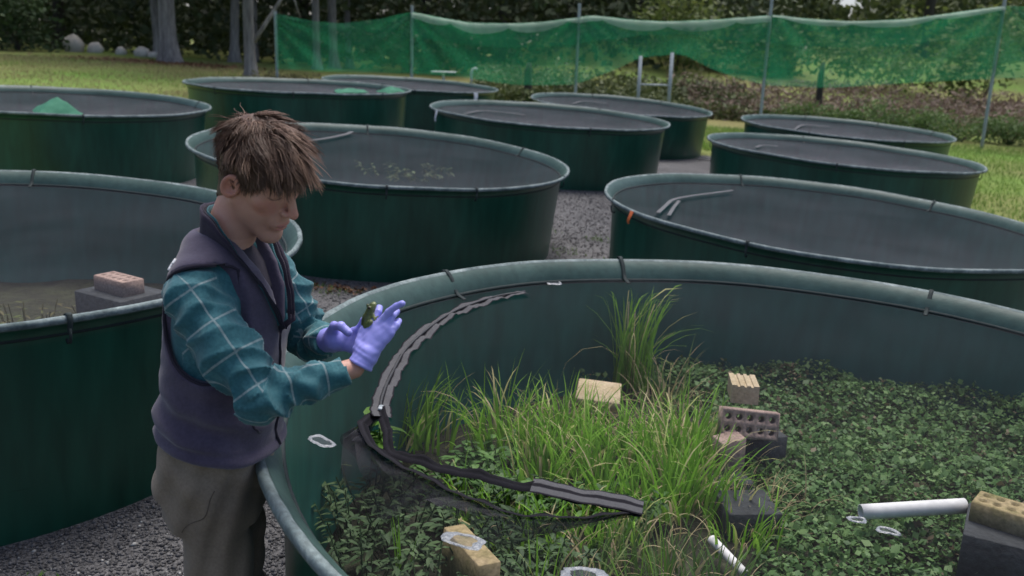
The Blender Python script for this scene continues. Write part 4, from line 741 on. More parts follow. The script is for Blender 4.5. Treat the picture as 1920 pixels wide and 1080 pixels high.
# small things beyond and before the fence
def garden_table():
    x, y = -2.45, 31.0; z0 = gz(x, y); e = tag(empty('garden_table', (x, y, z0)), 'pale single leg table on the grass behind the shade cloth', 'table'); V, F = bevel_box(.8, .45, .05, .01); link('table_top', mesh_np('table_top', V, F, m_white), e, (0, 0, .72))
    V, f3, f4 = tube([(0, 0, -.05), (0, 0, .73)], .05, 10); link('leg', mesh_np('leg', V, [f3, f4], m_white, True), e)
garden_table()
z0 = gz(-1.55, 31.2); e = tag(empty('standpipe', (-1.55, 31.2, z0)), 'white standpipe with a bent spout near the table behind the cloth', 'standpipe')
V, f3, f4 = tube([(0, 0, -.05), (0, 0, .8), (.04, 0, .9), (.12, 0, .93), (.18, 0, .88)], .045, 8); link('pipe', mesh_np('pipe', V, [f3, f4], m_white, True), e)
V, F = bevel_box(.10, .08, .02, .004); link('foot_plate', mesh_np('foot_plate', V, F, m_steel), e, (0, 0, -.005))
z0 = gz(3.72, 18.6); n = 10; t = np.linspace(0, 1, n); P = np.stack([.26 * t, .05 * np.sin(t * 4), .03 + .05 * np.sin(t * 3.1)], -1); V = np.concatenate([P, P + np.array([.02, .1, -.02]), P - np.array([0, 0, .004]), P + np.array([.02, .1, -.024])]); A = np.arange(n - 1)
F = np.concatenate([np.stack([A, A + 1, n + A + 1, n + A], -1), np.stack([2 * n + A, 3 * n + A, 3 * n + A + 1, 2 * n + A + 1], -1), np.stack([A, 2 * n + A, 2 * n + A + 1, A + 1], -1), np.stack([n + A, n + A + 1, 3 * n + A + 1, 3 * n + A], -1)])
tag(link('plastic_scrap', mesh_np('plastic_scrap', V, F, m_white, True), None, (3.60, 18.6, z0)), 'curled white plastic scrap on the gravel at the foot of a tank', 'scrap')
# ---------------------------------------------------------------- the man
PSI = math.radians(-8); CP = np.array([0, 0, CAMZ]); KS = .90; MB = CP + KS * (np.array([-.95, 2.35, .06]) - CP)   # stands clear of the tank wall, belt against the rim
FV = np.array([math.cos(PSI), math.sin(PSI), 0]); LV = np.array([-math.sin(PSI), math.cos(PSI), 0]); UVv = np.array([0, 0, 1.])
MM = np.stack([FV, LV, UVv])              # rows: forward, left, up
def to_w(p): return MB + KS * (np.asarray(p, float) @ MM)
GU = (gz(MB[0] + .18, MB[1]) + .010 - MB[2]) / KS          # ground in body space
def sdf_mesh(fn, lo, hi, h):
    lo = np.asarray(lo, float); hi = np.asarray(hi, float); n = np.ceil((hi - lo) / h).astype(int) + 1
    ax = [lo[i] + h * np.arange(n[i]) for i in range(3)]; d = np.empty(n)
    Yg, Zg = np.meshgrid(ax[1], ax[2], indexing='ij'); yz = np.stack([Yg.ravel(), Zg.ravel()], -1)
    st = max(1, int(200000 / len(yz)))
    for i0 in range(0, n[0], st):
        xs = ax[0][i0:i0 + st]; P = np.concatenate([np.repeat(xs, len(yz))[:, None], np.tile(yz, (len(xs), 1))], 1); d[i0:i0 + st] = fn(P).reshape(len(xs), n[1], n[2])
    s = d < 0; c = np.zeros(n - 1, int)
    O8 = [(a, b, e) for a in (0, 1) for b in (0, 1) for e in (0, 1)]
    for a, b, e in O8: c += s[a:n[0] - 1 + a, b:n[1] - 1 + b, e:n[2] - 1 + e]
    act = (c > 0) & (c < 8); idx = -np.ones(n - 1, int); ci = np.argwhere(act); idx[act] = np.arange(len(ci)); acc = np.zeros((len(ci), 3)); cnt = np.zeros(len(ci))
    for o1 in O8:
        for k in range(3):
            if o1[k]: continue
            o2 = list(o1); o2[k] = 1; A = ci + np.array(o1); Bq = ci + np.array(o2); d1 = d[A[:, 0], A[:, 1], A[:, 2]]; d2 = d[Bq[:, 0], Bq[:, 1], Bq[:, 2]]; m = (d1 < 0) != (d2 < 0)
            t = d1[m] / (d1[m] - d2[m]); p = np.tile(np.array(o1, float), (m.sum(), 1)); p[:, k] += t; acc[m] += p; cnt[m] += 1
    V = lo + h * (ci + acc / cnt[:, None]); F = []
    for k in range(3):
        u, v = (k + 1) % 3, (k + 2) % 3; sl = [slice(None)] * 3; sl2 = [slice(None)] * 3; sl[k] = slice(0, n[k] - 1); sl2[k] = slice(1, n[k])
        ch = s[tuple(sl)] != s[tuple(sl2)]; E_ = np.argwhere(ch); E_ = E_[(E_[:, u] > 0) & (E_[:, v] > 0) & (E_[:, u] < n[u] - 1) & (E_[:, v] < n[v] - 1)]
        ins = s[E_[:, 0], E_[:, 1], E_[:, 2]]; q = []
        for du, dv in ((1, 1), (0, 1), (0, 0), (1, 0)):
            C = E_.copy(); C[:, u] -= du; C[:, v] -= dv; q.append(idx[C[:, 0], C[:, 1], C[:, 2]])
        q = np.stack(q, 1); q[~ins] = q[~ins][:, ::-1]; F.append(q)
    F = np.concatenate(F); return V, F[(F >= 0).all(1)]
def smin(a, b, k):
    h = np.clip(.5 + .5 * (b - a) / k, 0, 1); return b * (1 - h) + a * h - k * h * (1 - h)
def smax(a, b, k): return -smin(-a, -b, k)
def cap(P, a, b, ra, rb=None):
    a = np.asarray(a, float); b = np.asarray(b, float); rb = ra if rb is None else rb; ab = b - a; t = np.clip((P - a) @ ab / (ab @ ab), 0, 1)
    return np.linalg.norm(P - a - t[:, None] * ab, axis=1) - (ra + (rb - ra) * t)
def ell(P, c, r):
    q = (P - np.asarray(c)) / np.asarray(r); k0 = np.linalg.norm(q, axis=1); k1 = np.linalg.norm(q / np.asarray(r), axis=1) + 1e-9; return k0 * (k0 - 1) / k1
def sph(P, c, r): return np.linalg.norm(P - np.asarray(c), axis=1) - r
def stack_sdf(P, tab):
    """body of stacked ellipses: rows (height, centre forward, half depth, half width)"""
    t = np.asarray(tab); u = P[:, 2]; cf = np.interp(u, t[:, 0], t[:, 1]); a = np.interp(u, t[:, 0], t[:, 2]); b = np.interp(u, t[:, 0], t[:, 3])
    f, l = (P[:, 0] - cf) / a, P[:, 1] / b; k0 = (np.abs(f) ** 2.3 + np.abs(l) ** 2.3) ** (1 / 2.3); d = (k0 - 1) * np.minimum(a, b)
    return d
# -- head frame
hy, hp, hr = math.radians(-27), math.radians(31), math.radians(10)
Rz = np.array([[math.cos(hy), -math.sin(hy), 0], [math.sin(hy), math.cos(hy), 0], [0, 0, 1]]); Ry = np.array([[math.cos(hp), 0, math.sin(hp)], [0, 1, 0], [-math.sin(hp), 0, math.cos(hp)]]); Rx = np.array([[1, 0, 0], [0, math.cos(hr), -math.sin(hr)], [0, math.sin(hr), math.cos(hr)]])
HR = Rz @ Ry @ Rx; HC = CP + KS * (np.array([-.630, 2.284, 1.672]) - CP); HS = 1.06 * KS
def h2w(p): return HC + HS * (np.asarray(p, float) @ HR.T)
def w2h(P): return ((P - HC) @ HR) / HS
NB = w2h(to_w(np.array([[.215, 0.0, 1.42]])))[0]      # base of the neck, in head space
def head_sdf(Q):
    d = ell(Q, (-.014, 0, .046), (.099, .077, .094))
    d = smin(d, ell(Q, (.036, 0, -.022), (.059, .057, .093)), .035)
    for s in (-1, 1):
        d = smin(d, cap(Q, (.0, s * .057, -.045), (.072, s * .017, -.108), .016, .017), .028)
        d = smin(d, sph(Q, (.057, s * .046, -.004), .019), .022)
    d = smin(d, ell(Q, (.081, 0, -.112), (.019, .020, .017)), .018)
    d = smin(d, cap(Q, (.080, -.032, .045), (.080, .032, .045), .014), .02)
    for s in (-1, 1): d = smax(d, -sph(Q, (.104, s * .031, .022), .017), .012)
    for s in (-1, 1): d = smin(d, ell(Q, (.0745, s * .0315, .021), (.0135, .0155, .0125)), .004)
    d = smin(d, cap(Q, (.088, 0, .034), (.1185, 0, -.014), .0085, .0105), .011)
    d = smin(d, ell(Q, (.1195, 0, -.019), (.011, .0105, .0095)), .007)
    for s in (-1, 1): d = smin(d, ell(Q, (.104, s * .0125, -.022), (.011, .0075, .0075)), .006)
    d = smin(d, ell(Q, (.088, 0, -.058), (.016, .026, .026)), .015)
    d = smin(d, ell(Q, (.099, 0, -.0605), (.0085, .021, .0055)), .006); d = smin(d, ell(Q, (.0975, 0, -.073), (.0085, .0175, .0062)), .006)
    d = smax(d, -ell(Q, (.106, 0, -.0665), (.009, .024, .0016)), .003)
    for s in (-1, 1):  # ears
        E = Q - np.array([-.006, s * .079, .0]); ca, sa = math.cos(.25), math.sin(.25); ex = E[:, 0] * ca - E[:, 2] * sa; ez = E[:, 0] * sa + E[:, 2] * ca; ey = E[:, 1] * s - .35 * np.clip(-ex, -.02, .03)
        er = np.sqrt((ex / .0185) ** 2 + (ez / .033) ** 2) ; disc = np.maximum((er - 1) * .0185, np.abs(ey) - .0035)
        hel = np.sqrt(((er - .86) * .0185) ** 2 + (ey - .0055) ** 2) - .0046; lobe = np.sqrt((ex - .006) ** 2 + (ez + .028) ** 2 + ey ** 2) - .008
        ear = smin(smin(disc, hel, .004), lobe, .006); ear = smax(ear, -(np.sqrt((ex - .003) ** 2 + (ez + .004) ** 2 + (ey - .013) ** 2) - .0145), .003); d = smin(d, ear, .004)
    nk = cap(Q, (-.028, 0, -.05), NB, .054, .062); d = smin(d, nk, .022)
    return d
# -- limbs (local: forward, left, up)
RS, RE, RW = np.array([.214, -.186, 1.342]), np.array([.395, -.225, 1.122]), np.array([.583, -.080, 1.160])
LS, LE, LW = np.array([.225, .185, 1.362]), np.array([.330, .262, 1.105]), np.array([.445, .122, 1.158])
HIPR, KNR, ANR = np.array([.178, -.080, .82]), np.array([.216, -.085, .38]), np.array([.205, -.09, GU + .08])
HIPL, KNL, ANL = np.array([.160, .066, .82]), np.array([.176, .062, .38]), np.array([.130, .085, GU + .08])
VEST = [(.84, .172, .158, .186), (.90, .178, .160, .19), (.96, .184, .157, .19), (1.05, .195, .150, .184), (1.15, .206, .148, .188), (1.25, .216, .146, .195), (1.33, .222, .135, .200), (1.39, .222, .112, .188), (1.43, .216, .09, .150), (1.47, .21, .072, .09), (1.52, .208, .066, .072)]
SHIRT = [(h, c, a - .022, b - .024) for h, c, a, b in VEST]
def body_lo(P):
    d = np.maximum(stack_sdf(P, [(h, c - .012, a - .045, b - .045) for h, c, a, b in VEST]), np.maximum(P[:, 2] - 1.44, .8 - P[:, 2]))
    d = smin(d, ell(P, (.15, 0, .84), (.10, .13, .13)), .03)
    for a, b, c in ((RS, RE, RW), (LS, LE, LW)): d = smin(d, cap(P, a, b, .05, .04), .02); d = smin(d, cap(P, b, c, .038, .0255), .015)
    for a, b, c in ((HIPR, KNR, ANR), (HIPL, KNL, ANL)): d = smin(d, cap(P, a, b, .08, .055), .03); d = smin(d, cap(P, b, c, .052, .038), .02); d = smin(d, cap(P, c + np.array([0, 0, -.03]), c + np.array([.13, 0, -.04]), .03, .025), .02)
    return d
def skin_mat():
    m, N, L, B = new_mat('skin'); tc = N.new('ShaderNodeTexCoord'); nz = N.new('ShaderNodeTexNoise'); nz.inputs['Scale'].default_value = 22; nz.inputs['Detail'].default_value = 6; L.new(tc.outputs['Object'], nz.inputs['Vector'])
    rp = N.new('ShaderNodeValToRGB'); e = rp.color_ramp.elements; e[0].position = .3; e[1].position = .72; e[0].color = (.47, .24, .18, 1); e[1].color = (.57, .325, .25, 1); L.new(nz.outputs['Fac'], rp.inputs[0]); col = rp.outputs[0]
    for at, c in (('flush', (.48, .14, .10)), ('stubble', (.27, .15, .11)), ('lip', (.43, .17, .14)), ('brow', (.055, .032, .02))):
        a = N.new('ShaderNodeAttribute'); a.attribute_name = at; mx = N.new('ShaderNodeMix'); mx.data_type = 'RGBA'; L.new(a.outputs['Fac'], mx.inputs[0]); L.new(col, mx.inputs[6]); mx.inputs[7].default_value = rgba(c); col = mx.outputs[2]
    L.new(col, B.inputs['Base Color']); B.inputs['Roughness'].default_value = .52; B.inputs['Subsurface Weight'].default_value = .12; B.inputs['Subsurface Radius'].default_value = (.012, .005, .003); B.inputs['Subsurface Scale'].default_value = .5; B.inputs['Specular IOR Level'].default_value = .35
    n2 = N.new('ShaderNodeTexNoise'); n2.inputs['Scale'].default_value = 260; L.new(tc.outputs['Object'], n2.inputs['Vector']); bp = N.new('ShaderNodeBump'); bp.inputs['Strength'].default_value = .15; bp.inputs['Distance'].default_value = .002; L.new(n2.outputs['Fac'], bp.inputs['Height']); L.new(bp.outputs[0], B.inputs['Normal'])
    return m
def fabric(name, cols, scale, weave, bump, rough=.9, sheen=.3):
    m = pmat(name, cols, scale=scale, rough=rough, bump=bump, bscale=weave, fine=(weave * .5, .12), spec=.15, sheen=sheen, dist=.002); return m
m_skin = skin_mat()
m_vest = fabric('vest_fleece', [(.05, .041, .068), (.068, .057, .088), (.085, .072, .107)], 6, 300, .3, sheen=.25)
m_vest_in = fabric('vest_lining', [(.02, .017, .027), (.034, .028, .043)], 10, 400, .3, sheen=.1)
m_trs = fabric('trouser_cloth', [(.16, .128, .092), (.21, .17, .125), (.25, .205, .15)], 4, 350, .2, sheen=.1)
m_boot = pmat('boot_leather', [(.05, .035, .025), (.09, .06, .04)], scale=8, rough=.7)
m_glove = pmat('nitrile', [(.27, .27, .70), (.35, .35, .80)], scale=9, rough=.42, bump=.25, bscale=60, spec=.4, dist=.003, sss=.05)
def shirt_mat():
    m, N, L, B = new_mat('plaid_shirt')
    def mth(op, a, b=None, c=None):
        q = N.new('ShaderNodeMath'); q.operation = op
        for i, v in enumerate((a, b, c)):
            if v is None: continue
            if isinstance(v, (int, float)): q.inputs[i].default_value = v
            else: L.new(v, q.inputs[i])
        return q.outputs[0]
    au = N.new('ShaderNodeAttribute'); au.attribute_name = 'pu'; av = N.new('ShaderNodeAttribute'); av.attribute_name = 'pv'
    tc = N.new('ShaderNodeTexCoord'); nz = N.new('ShaderNodeTexNoise'); nz.inputs['Scale'].default_value = 140; L.new(tc.outputs['Object'], nz.inputs['Vector'])
    def line(s, per, off, w):
        f = mth('FRACT', mth('DIVIDE', mth('ADD', s, off), per)); d = mth('ABSOLUTE', mth('SUBTRACT', f, .5)); return mth('LESS_THAN', d, w / per / 2)
    U, Vv = au.outputs['Fac'], av.outputs['Fac']
    ln = mth('MAXIMUM', line(U, .090, .03, .0050), line(Vv, .104, .060, .0050))
    rp = N.new('ShaderNodeValToRGB'); e = rp.color_ramp.elements; e[0].position = .35; e[1].position = .65; e[0].color = (.024, .105, .125, 1); e[1].color = (.042, .15, .172, 1); L.new(nz.outputs['Fac'], rp.inputs[0])
    band = mth('MAXIMUM', line(U, .090, .07, .030), line(Vv, .104, .012, .036)); mx0 = N.new('ShaderNodeMix'); mx0.data_type = 'RGBA'; L.new(mth('MULTIPLY', band, .45), mx0.inputs[0]); L.new(rp.outputs[0], mx0.inputs[6]); mx0.inputs[7].default_value = (.012, .08, .1, 1)
    mx = N.new('ShaderNodeMix'); mx.data_type = 'RGBA'; L.new(mth('MULTIPLY', ln, mth('ADD', .14, mth('MULTIPLY', nz.outputs['Fac'], .5))), mx.inputs[0]); L.new(mx0.outputs[2], mx.inputs[6]); mx.inputs[7].default_value = (.42, .46, .45, 1); L.new(mx.outputs[2], B.inputs['Base Color'])
    B.inputs['Roughness'].default_value = .75; B.inputs['Specular IOR Level'].default_value = .25; B.inputs['Sheen Weight'].default_value = .15
    n2 = N.new('ShaderNodeTexNoise'); n2.inputs['Scale'].default_value = 38; n2.inputs['Detail'].default_value = 5; L.new(tc.outputs['Object'], n2.inputs['Vector']); bp = N.new('ShaderNodeBump'); bp.inputs['Strength'].default_value = .35; bp.inputs['Distance'].default_value = .006; L.new(n2.outputs['Fac'], bp.inputs['Height']); L.new(bp.outputs[0], B.inputs['Normal'])
    return m
m_shirt = shirt_mat()
def arm_frame(P, S, E, W):
    """arc length along the arm and angle round it"""
    l1 = np.linalg.norm(E - S); l2 = np.linalg.norm(W - E); a1, a2 = (E - S) / l1, (W - E) / l2; t1 = np.clip((P - S) @ a1, -.12, l1); t2 = np.clip((P - E) @ a2, 0, l2 + .03)
    d1 = np.linalg.norm(P - S - t1[:, None] * a1, axis=1); d2 = np.linalg.norm(P - E - t2[:, None] * a2, axis=1); up = d1 < d2
    s = np.where(up, t1, l1 + t2); ax = np.where(up[:, None], a1, a2); o = P - np.where(up[:, None], S + t1[:, None] * a1, E + t2[:, None] * a2)
    n = np.cross(a1, a2); n /= np.linalg.norm(n); b = np.cross(ax, n); return s, np.arctan2(o @ n, np.sum(o * b, 1)), l1, l2
def sleeve(P, S, E, W, rs):
    l1 = np.linalg.norm(E - S); l2 = np.linalg.norm(W - E); M1 = S + (E - S) * .5; F1 = E + (W - E) * .5
    d = smin(cap(P, S, M1, rs[0], rs[1]), cap(P, M1, E, rs[1], rs[2]), .02); d = smin(d, cap(P, E, F1, rs[2], rs[3]), .025); d2 = cap(P, F1, W, rs[3], rs[4]); ax = (W - E) / l2; d2 = np.maximum(d2, (P - W) @ ax); d = smin(d, d2, .01)
    s, th, _, _ = arm_frame(P, S, E, W)
    env = .70 + .8 * np.exp(-((s - l1) / .09) ** 2) - .25 * np.clip((s - l1 - .12) / .08, 0, 1); wr = 1 - 2 * np.abs(np.sin(s * 46 + 2.2 * np.sin(th + .6) + 2.6 * vnoise(P, 3, 7))) ** .7; wr2 = np.sin(s * 58 - 3.4 * np.cos(th) + 2.6 * vnoise(P, 6, 6))
    d = d - .0075 * env * wr - .0060 * env * wr2 - .0045 * vnoise(P, 12, 13) - .0022 * vnoise(P, 13, 31)
    cuff = np.clip((s - (l1 + l2 - .055)) / .006, 0, 1) * .0022; return d - cuff
def shirt_sdf(P):
    d = np.maximum(stack_sdf(P, SHIRT), np.maximum(P[:, 2] - 1.455, .93 - P[:, 2])); d = smax(d, -ell(P, (.35, 0, 1.40), (.10, .058, .185)), .01)
    d = smin(d, sleeve(P, RS, RE, RW - .032 * (RW - RE) / np.linalg.norm(RW - RE), (.068, .073, .058, .047, .037)), .03); d = smin(d, sleeve(P, LS, LE, LW - .01 * (LW - LE) / np.linalg.norm(LW - LE), (.066, .078, .062, .050, .039)), .03); return d
def hem_u(P): return .876 + .062 * np.clip((.38 - P[:, 0]) / .37, 0, 1.1)
def vest_sdf(P):
    u = P[:, 2]; d = stack_sdf(P, VEST)
    for s in (-1, 1): d = smin(d, cap(P, (.205, s * .07, 1.405), (.212, s * .158, 1.375), .058, .058), .035)
    fold = np.sin(u * 62 + P[:, 0] * 26 + 1.6 * vnoise(P, 2, 6)); e1 = np.exp(-((u - 1.0) / .09) ** 2)
    d = d - .0075 * fold * e1 - .008 * vnoise(P, 15, 7) - .0035 * vnoise(P, 16, 17)
    h = hem_u(P); d = d - .006 * np.exp(-((u - h - .012) / .012) ** 2) + .004 * np.exp(-((u - h - .034) / .008) ** 2)
    d = smax(d, h - u, .008); d = smax(d, u - 1.475, .01)
    for S, E, s in ((RS, RE, -1), (LS, LE, 1)):      # arm openings: an oval in the side of the vest
        q = np.sqrt(((P[:, 0] - .242) / .132) ** 2 + ((u - 1.272) / .150) ** 2); d = smax(d, -np.maximum((q - 1) * .13, .128 - s * P[:, 1]), .007)
    w = np.maximum(np.abs(P[:, 1] + .005) - (.005 + (u - 1.225) * .23), .25 - P[:, 0]); w = np.maximum(w, 1.21 - u); d = smax(d, -w, .008)
    d = smax(d, -ell(P, (.235, 0, 1.50), (.085, .068, .12)), .01)
    return d
def trouser_sdf(P):
    d = np.maximum(stack_sdf(P, [(.62, .155, .12, .14), (.74, .155, .136, .162), (.82, .158, .139, .17), (.90, .168, .136, .168), (1.0, .18, .13, .162)]), np.maximum(.70 - P[:, 2], P[:, 2] - .985))
    for a, b, c in ((HIPR, KNR, ANR), (HIPL, KNL, ANL)): d = smin(d, cap(P, a, b, .096, .080), .04); d = smin(d, np.maximum(cap(P, b, c + np.array([0, 0, -.02]), .080, .072), GU + .045 - P[:, 2]), .025)
    u = P[:, 2]; f1 = np.sin(u * 48 + P[:, 0] * 40 + 2.2 * vnoise(P, 21, 5)); f2 = np.sin(P[:, 0] * 75 + P[:, 1] * 48 - u * 26 + 2 * vnoise(P, 22, 4))
    return d - .0050 * f1 * (.4 + np.exp(-((u - .40) / .14) ** 2) + .7 * np.exp(-((u - .8) / .1) ** 2)) - .0050 * f2 - .003 * vnoise(P, 23, 8)
def hand_sdf(P, wr, kn, fingers, thumb, rw=.0265, thick=.0125):
    """wr wrist centre, kn four knuckles, fingers list of joint chains, thumb chain"""
    d = np.full(len(P), 9.0)
    for i, k in enumerate(kn): d = smin(d, cap(P, wr + (np.asarray(k) - wr) * .25, k, thick + .004, thick - .001), .014)
    d = smin(d, cap(P, wr - (np.mean(kn, 0) - wr) * .12, wr + (np.mean(kn, 0) - wr) * .22, rw, rw * .92), .02)
    for ch in fingers:
        f = np.full(len(P), 9.0); r = ch[0]; J = [np.asarray(q, float) for q in ch[1]]
        for a in range(len(J) - 1): f = smin(f, cap(P, J[a], J[a + 1], r * (1 - .06 * a), r * (1 - .06 * (a + 1))), .003)
        d = smin(d, f, .006)
    J = [np.asarray(q, float) for q in thumb]; f = cap(P, J[0], J[1], .017, .0125)
    for a in range(1, len(J) - 1): f = smin(f, cap(P, J[a], J[a + 1], .012, .0105), .004)
    return smin(d, f, .010)
# right hand: fingers up, palm towards the frog
RWp = np.array([.597, -.077, 1.170])
Rkn = [np.array(q) for q in ((.612, -.030, 1.262), (.632, -.036, 1.266), (.650, -.040, 1.258), (.663, -.044, 1.244))]
Rf = [(.0092, [Rkn[0], (.622, -.008, 1.288), (.618, .016, 1.292), (.606, .028, 1.284)]), (.0095, [Rkn[1], (.655, -.032, 1.296), (.677, -.034, 1.314), (.692, -.036, 1.322)]),
      (.0092, [Rkn[2], (.664, -.020, 1.284), (.668, .000, 1.290), (.662, .016, 1.284)]), (.0085, [Rkn[3], (.674, -.024, 1.262), (.674, -.004, 1.266), (.664, .010, 1.262)])]
Rth = [(.588, -.058, 1.205), (.590, -.034, 1.240), (.598, -.022, 1.262), (.606, -.016, 1.278)]
# left hand: palm up under the frog, thumb over the top
LWp = np.array([.452, .118, 1.160])
Lkn = [np.array(q) for q in ((.538, .088, 1.205), (.545, .080, 1.186), (.546, .074, 1.168), (.540, .072, 1.152))]
Lf = [(.0092, [Lkn[0], (.556, .078, 1.236), (.572, .064, 1.250), (.590, .052, 1.252)]), (.0095, [Lkn[1], (.575, .058, 1.198), (.592, .030, 1.205), (.598, .010, 1.208)]),
      (.0092, [Lkn[2], (.572, .048, 1.175), (.590, .022, 1.182), (.596, .004, 1.186)]), (.0085, [Lkn[3], (.562, .050, 1.156), (.578, .030, 1.162), (.584, .014, 1.165)])]
Lth = [(.462, .092, 1.185), (.478, .070, 1.216), (.502, .056, 1.222), (.524, .050, 1.208)]
def rglove(P): 
    d = hand_sdf(P, RWp, Rkn, Rf, Rth); ax = np.mean(Rkn, 0) - RWp; ax /= np.linalg.norm(ax); t = (P - RWp) @ ax
    d = smin(d, np.maximum(cap(P, RWp - ax * .006, RWp + ax * .03, .0305, .029), -t - .004), .006); d = d - .0022 * np.exp(-((t + .001) / .004) ** 2) - .0014 * vnoise(P, 31, 60) - .0006 * np.sin(t * 330 + 2 * vnoise(P, 8, 40)) * np.exp(-((t - .03) / .03) ** 2); return smax(d, -t - .006, .003)
def lglove(P):
    d = hand_sdf(P, LWp, Lkn, Lf, Lth); ax = (LWp - LE) / np.linalg.norm(LWp - LE); t = (P - LWp) @ ax
    d = smin(d, np.maximum(cap(P, LWp - ax * .045, LWp + ax * .03, .036, .031), -t - .04), .008); return d - .0012 * vnoise(P, 33, 55)
def gpart(name, fn, lo, hi, h, mat, parent, attrs=None, extra=None, label=None):
    V, F = sdf_mesh(fn, lo, hi, h); W = to_w(V); me = mesh_np(name, W - to_w([.2, 0, 0]), F, mat, True, attrs=attrs(V) if attrs else None); o = link(name, me, parent)
    if label: o['label'] = label
    return o
def build_person():
    root = to_w([.2, 0, 0]); e = tag(empty('person', root), 'man in purple vest and teal plaid shirt holding a small frog over the tank', 'person')
    # body: fine head and neck joined with the rest
    V, F = sdf_mesh(head_sdf, (-.14, -.105, -.16), (.145, .105, .16), .0026)
    sk = {}
    q = V
    sk['lip'] = np.clip(1.25 - np.minimum(ell(q, (.101, 0, -.0605), (.012, .0195, .005)), ell(q, (.100, 0, -.073), (.012, .0165, .0058))) / .0022, 0, 1) * .8
    br = np.full(len(q), 9.0)
    for s in (-1, 1): br = np.minimum(br, cap(q, (.094, s * .014, .047), (.080, s * .050, .052), .0065, .004))
    lash = np.full(len(q), 9.0)
    for s in (-1, 1): lash = np.minimum(lash, np.maximum(np.abs(np.linalg.norm((q - np.array([.0745, s * .0315, .021])), axis=1) - .0145) - .004, np.abs(q[:, 2] - .0125 - .0012 * ((q[:, 1] - s * .0315) / .01) ** 2) - .0012))
    sk['brow'] = np.maximum(np.clip(1 - br / .002, 0, 1) * .8, np.clip(1 - lash / .0012, 0, 1) * .75)
    chk = np.minimum(sph(q, (.07, -.045, -.015), .016), sph(q, (.07, .045, -.015), .016)); nse = sph(q, (.12, 0, -.015), .012); er = np.abs(q[:, 1]) - .076
    sk['flush'] = np.clip(np.maximum.reduce([.55 - chk / .03, .5 - nse / .015, np.clip(er / .01, 0, .5)]), 0, .3)
    sk['stubble'] = np.clip(np.clip((-.038 - q[:, 2]) / .03, 0, 1) * np.clip((q[:, 0] + .0) / .03, 0, 1) * (q[:, 2] > -.135), 0, 1) * .3 * (1 - sk['lip'])
    Vh = h2w(V); V2, F2 = sdf_mesh(body_lo, (-.02, -.34, GU), (.64, .36, 1.46), .011); Vb = to_w(V2)
    n0 = len(Vh); at = {k: np.concatenate([v, np.zeros(len(Vb))]) for k, v in sk.items()}
    link('body', mesh_np('body', np.concatenate([Vh, Vb]) - root, [F, F2 + n0], m_skin, True, attrs=at), e)
    def shirt_at(V):
        s1, t1, l1, l2 = arm_frame(V, RS, RE, RW); s2, t2, _, _ = arm_frame(V, LS, LE, LW); r = V[:, 1] < 0
        tor = (np.abs(V[:, 1]) < .16) & (stack_sdf(V, SHIRT) < .012); s1 = np.where(tor, .06, s1); s2 = np.where(tor, .06, s2); t1 = np.where(tor, 0, t1); t2 = np.where(tor, 0, t2)
        return dict(pu=np.where(r, s1, s2) + .2, pv=np.where(r, t1, t2) * np.where(np.where(r, s1, s2) > l1, .047, .072) + .4)
    sh = gpart('shirt', shirt_sdf, (.02, -.34, .90), (.63, .37, 1.48), .0055, m_shirt, e, shirt_at, label='teal plaid shirt with pale crossing lines')
    vs = gpart('vest', vest_sdf, (-.03, -.30, .86), (.45, .30, 1.49), .005, m_vest, e, label='dark purple fleece vest, part unzipped')
    gpart('trousers', trouser_sdf, (-.04, -.25, GU + .02), (.40, .25, 1.0), .0075, m_trs, e, label='olive brown field trousers')
    gpart('glove', rglove, (.53, -.13, 1.12), (.73, .06, 1.35), .0024, m_glove, e, label='violet rubber glove'); gpart('glove', lglove, (.39, -.02, 1.09), (.64, .18, 1.28), .0024, m_glove, e, label='violet rubber glove')
    for an in (ANR, ANL):
        gpart('boot', lambda P: smin(cap(P, an + np.array([-.02, 0, .06]), an + np.array([-.02, 0, -.03]), .052, .05), np.maximum(cap(P, an + np.array([-.03, 0, -.05]), an + np.array([.15, 0, -.05]), .05, .042), -.072 - (P[:, 2] - an[2])), .02), an + np.array([-.12, -.09, -.10]), an + np.array([.24, .09, .15]), .009, m_boot, e)
    # vest collar and shirt collar: sheets running from one front edge round the nape to the other
    base = np.array([(.372, -.020, 1.222), (.345, -.050, 1.305), (.290, -.082, 1.385), (.228, -.090, 1.432), (.180, -.058, 1.448), (.166, 0, 1.452), (.180, .058, 1.448), (.228, .090, 1.432), (.290, .080, 1.385), (.345, .046, 1.305), (.372, .010, 1.222)])
    topv = np.array([(.020, -.020, .018), (.030, -.042, .026), (.020, -.040, .050), (.004, -.010, .078), (.002, -.002, .084), (.002, 0, .086), (.002, .002, .084), (.006, .004, .080), (.018, .010, .076), (.026, .006, .055), (.020, .008, .018)])
    def collar(name, off, mat, hgt, ins, par, thick):
        b = catmull(base, 8); t = catmull(topv, 8); ctr = np.array([.235, 0, 0]); n = len(b); ring = []
        inw = (ctr - b) * np.array([1, 1, 0]); inw /= np.linalg.norm(inw, axis=1)[:, None]
        for k, v in enumerate(np.linspace(-.25, 1, 8)):
            vv = max(v, 0) ** 1.3; ring.append(b + inw * ins + t * hgt * vv * np.array([1, 1, 0]) + t * hgt * v * np.array([0, 0, 1]) + np.array([0, 0, off]))
        R_ = np.stack(ring); Q = R_ + inw[None] * thick; m = 8; A = np.concatenate([R_.reshape(-1, 3), Q[::-1].reshape(-1, 3)]); mm = 2 * m; i = np.arange(mm)[:, None]; j = np.arange(n - 1)[None]
        F = np.stack([i * n + j, i * n + j + 1, ((i + 1) % mm) * n + j + 1, ((i + 1) % mm) * n + j], -1).reshape(-1, 4); A = A + .0025 * vnoise(A, 5, 30)[:, None]
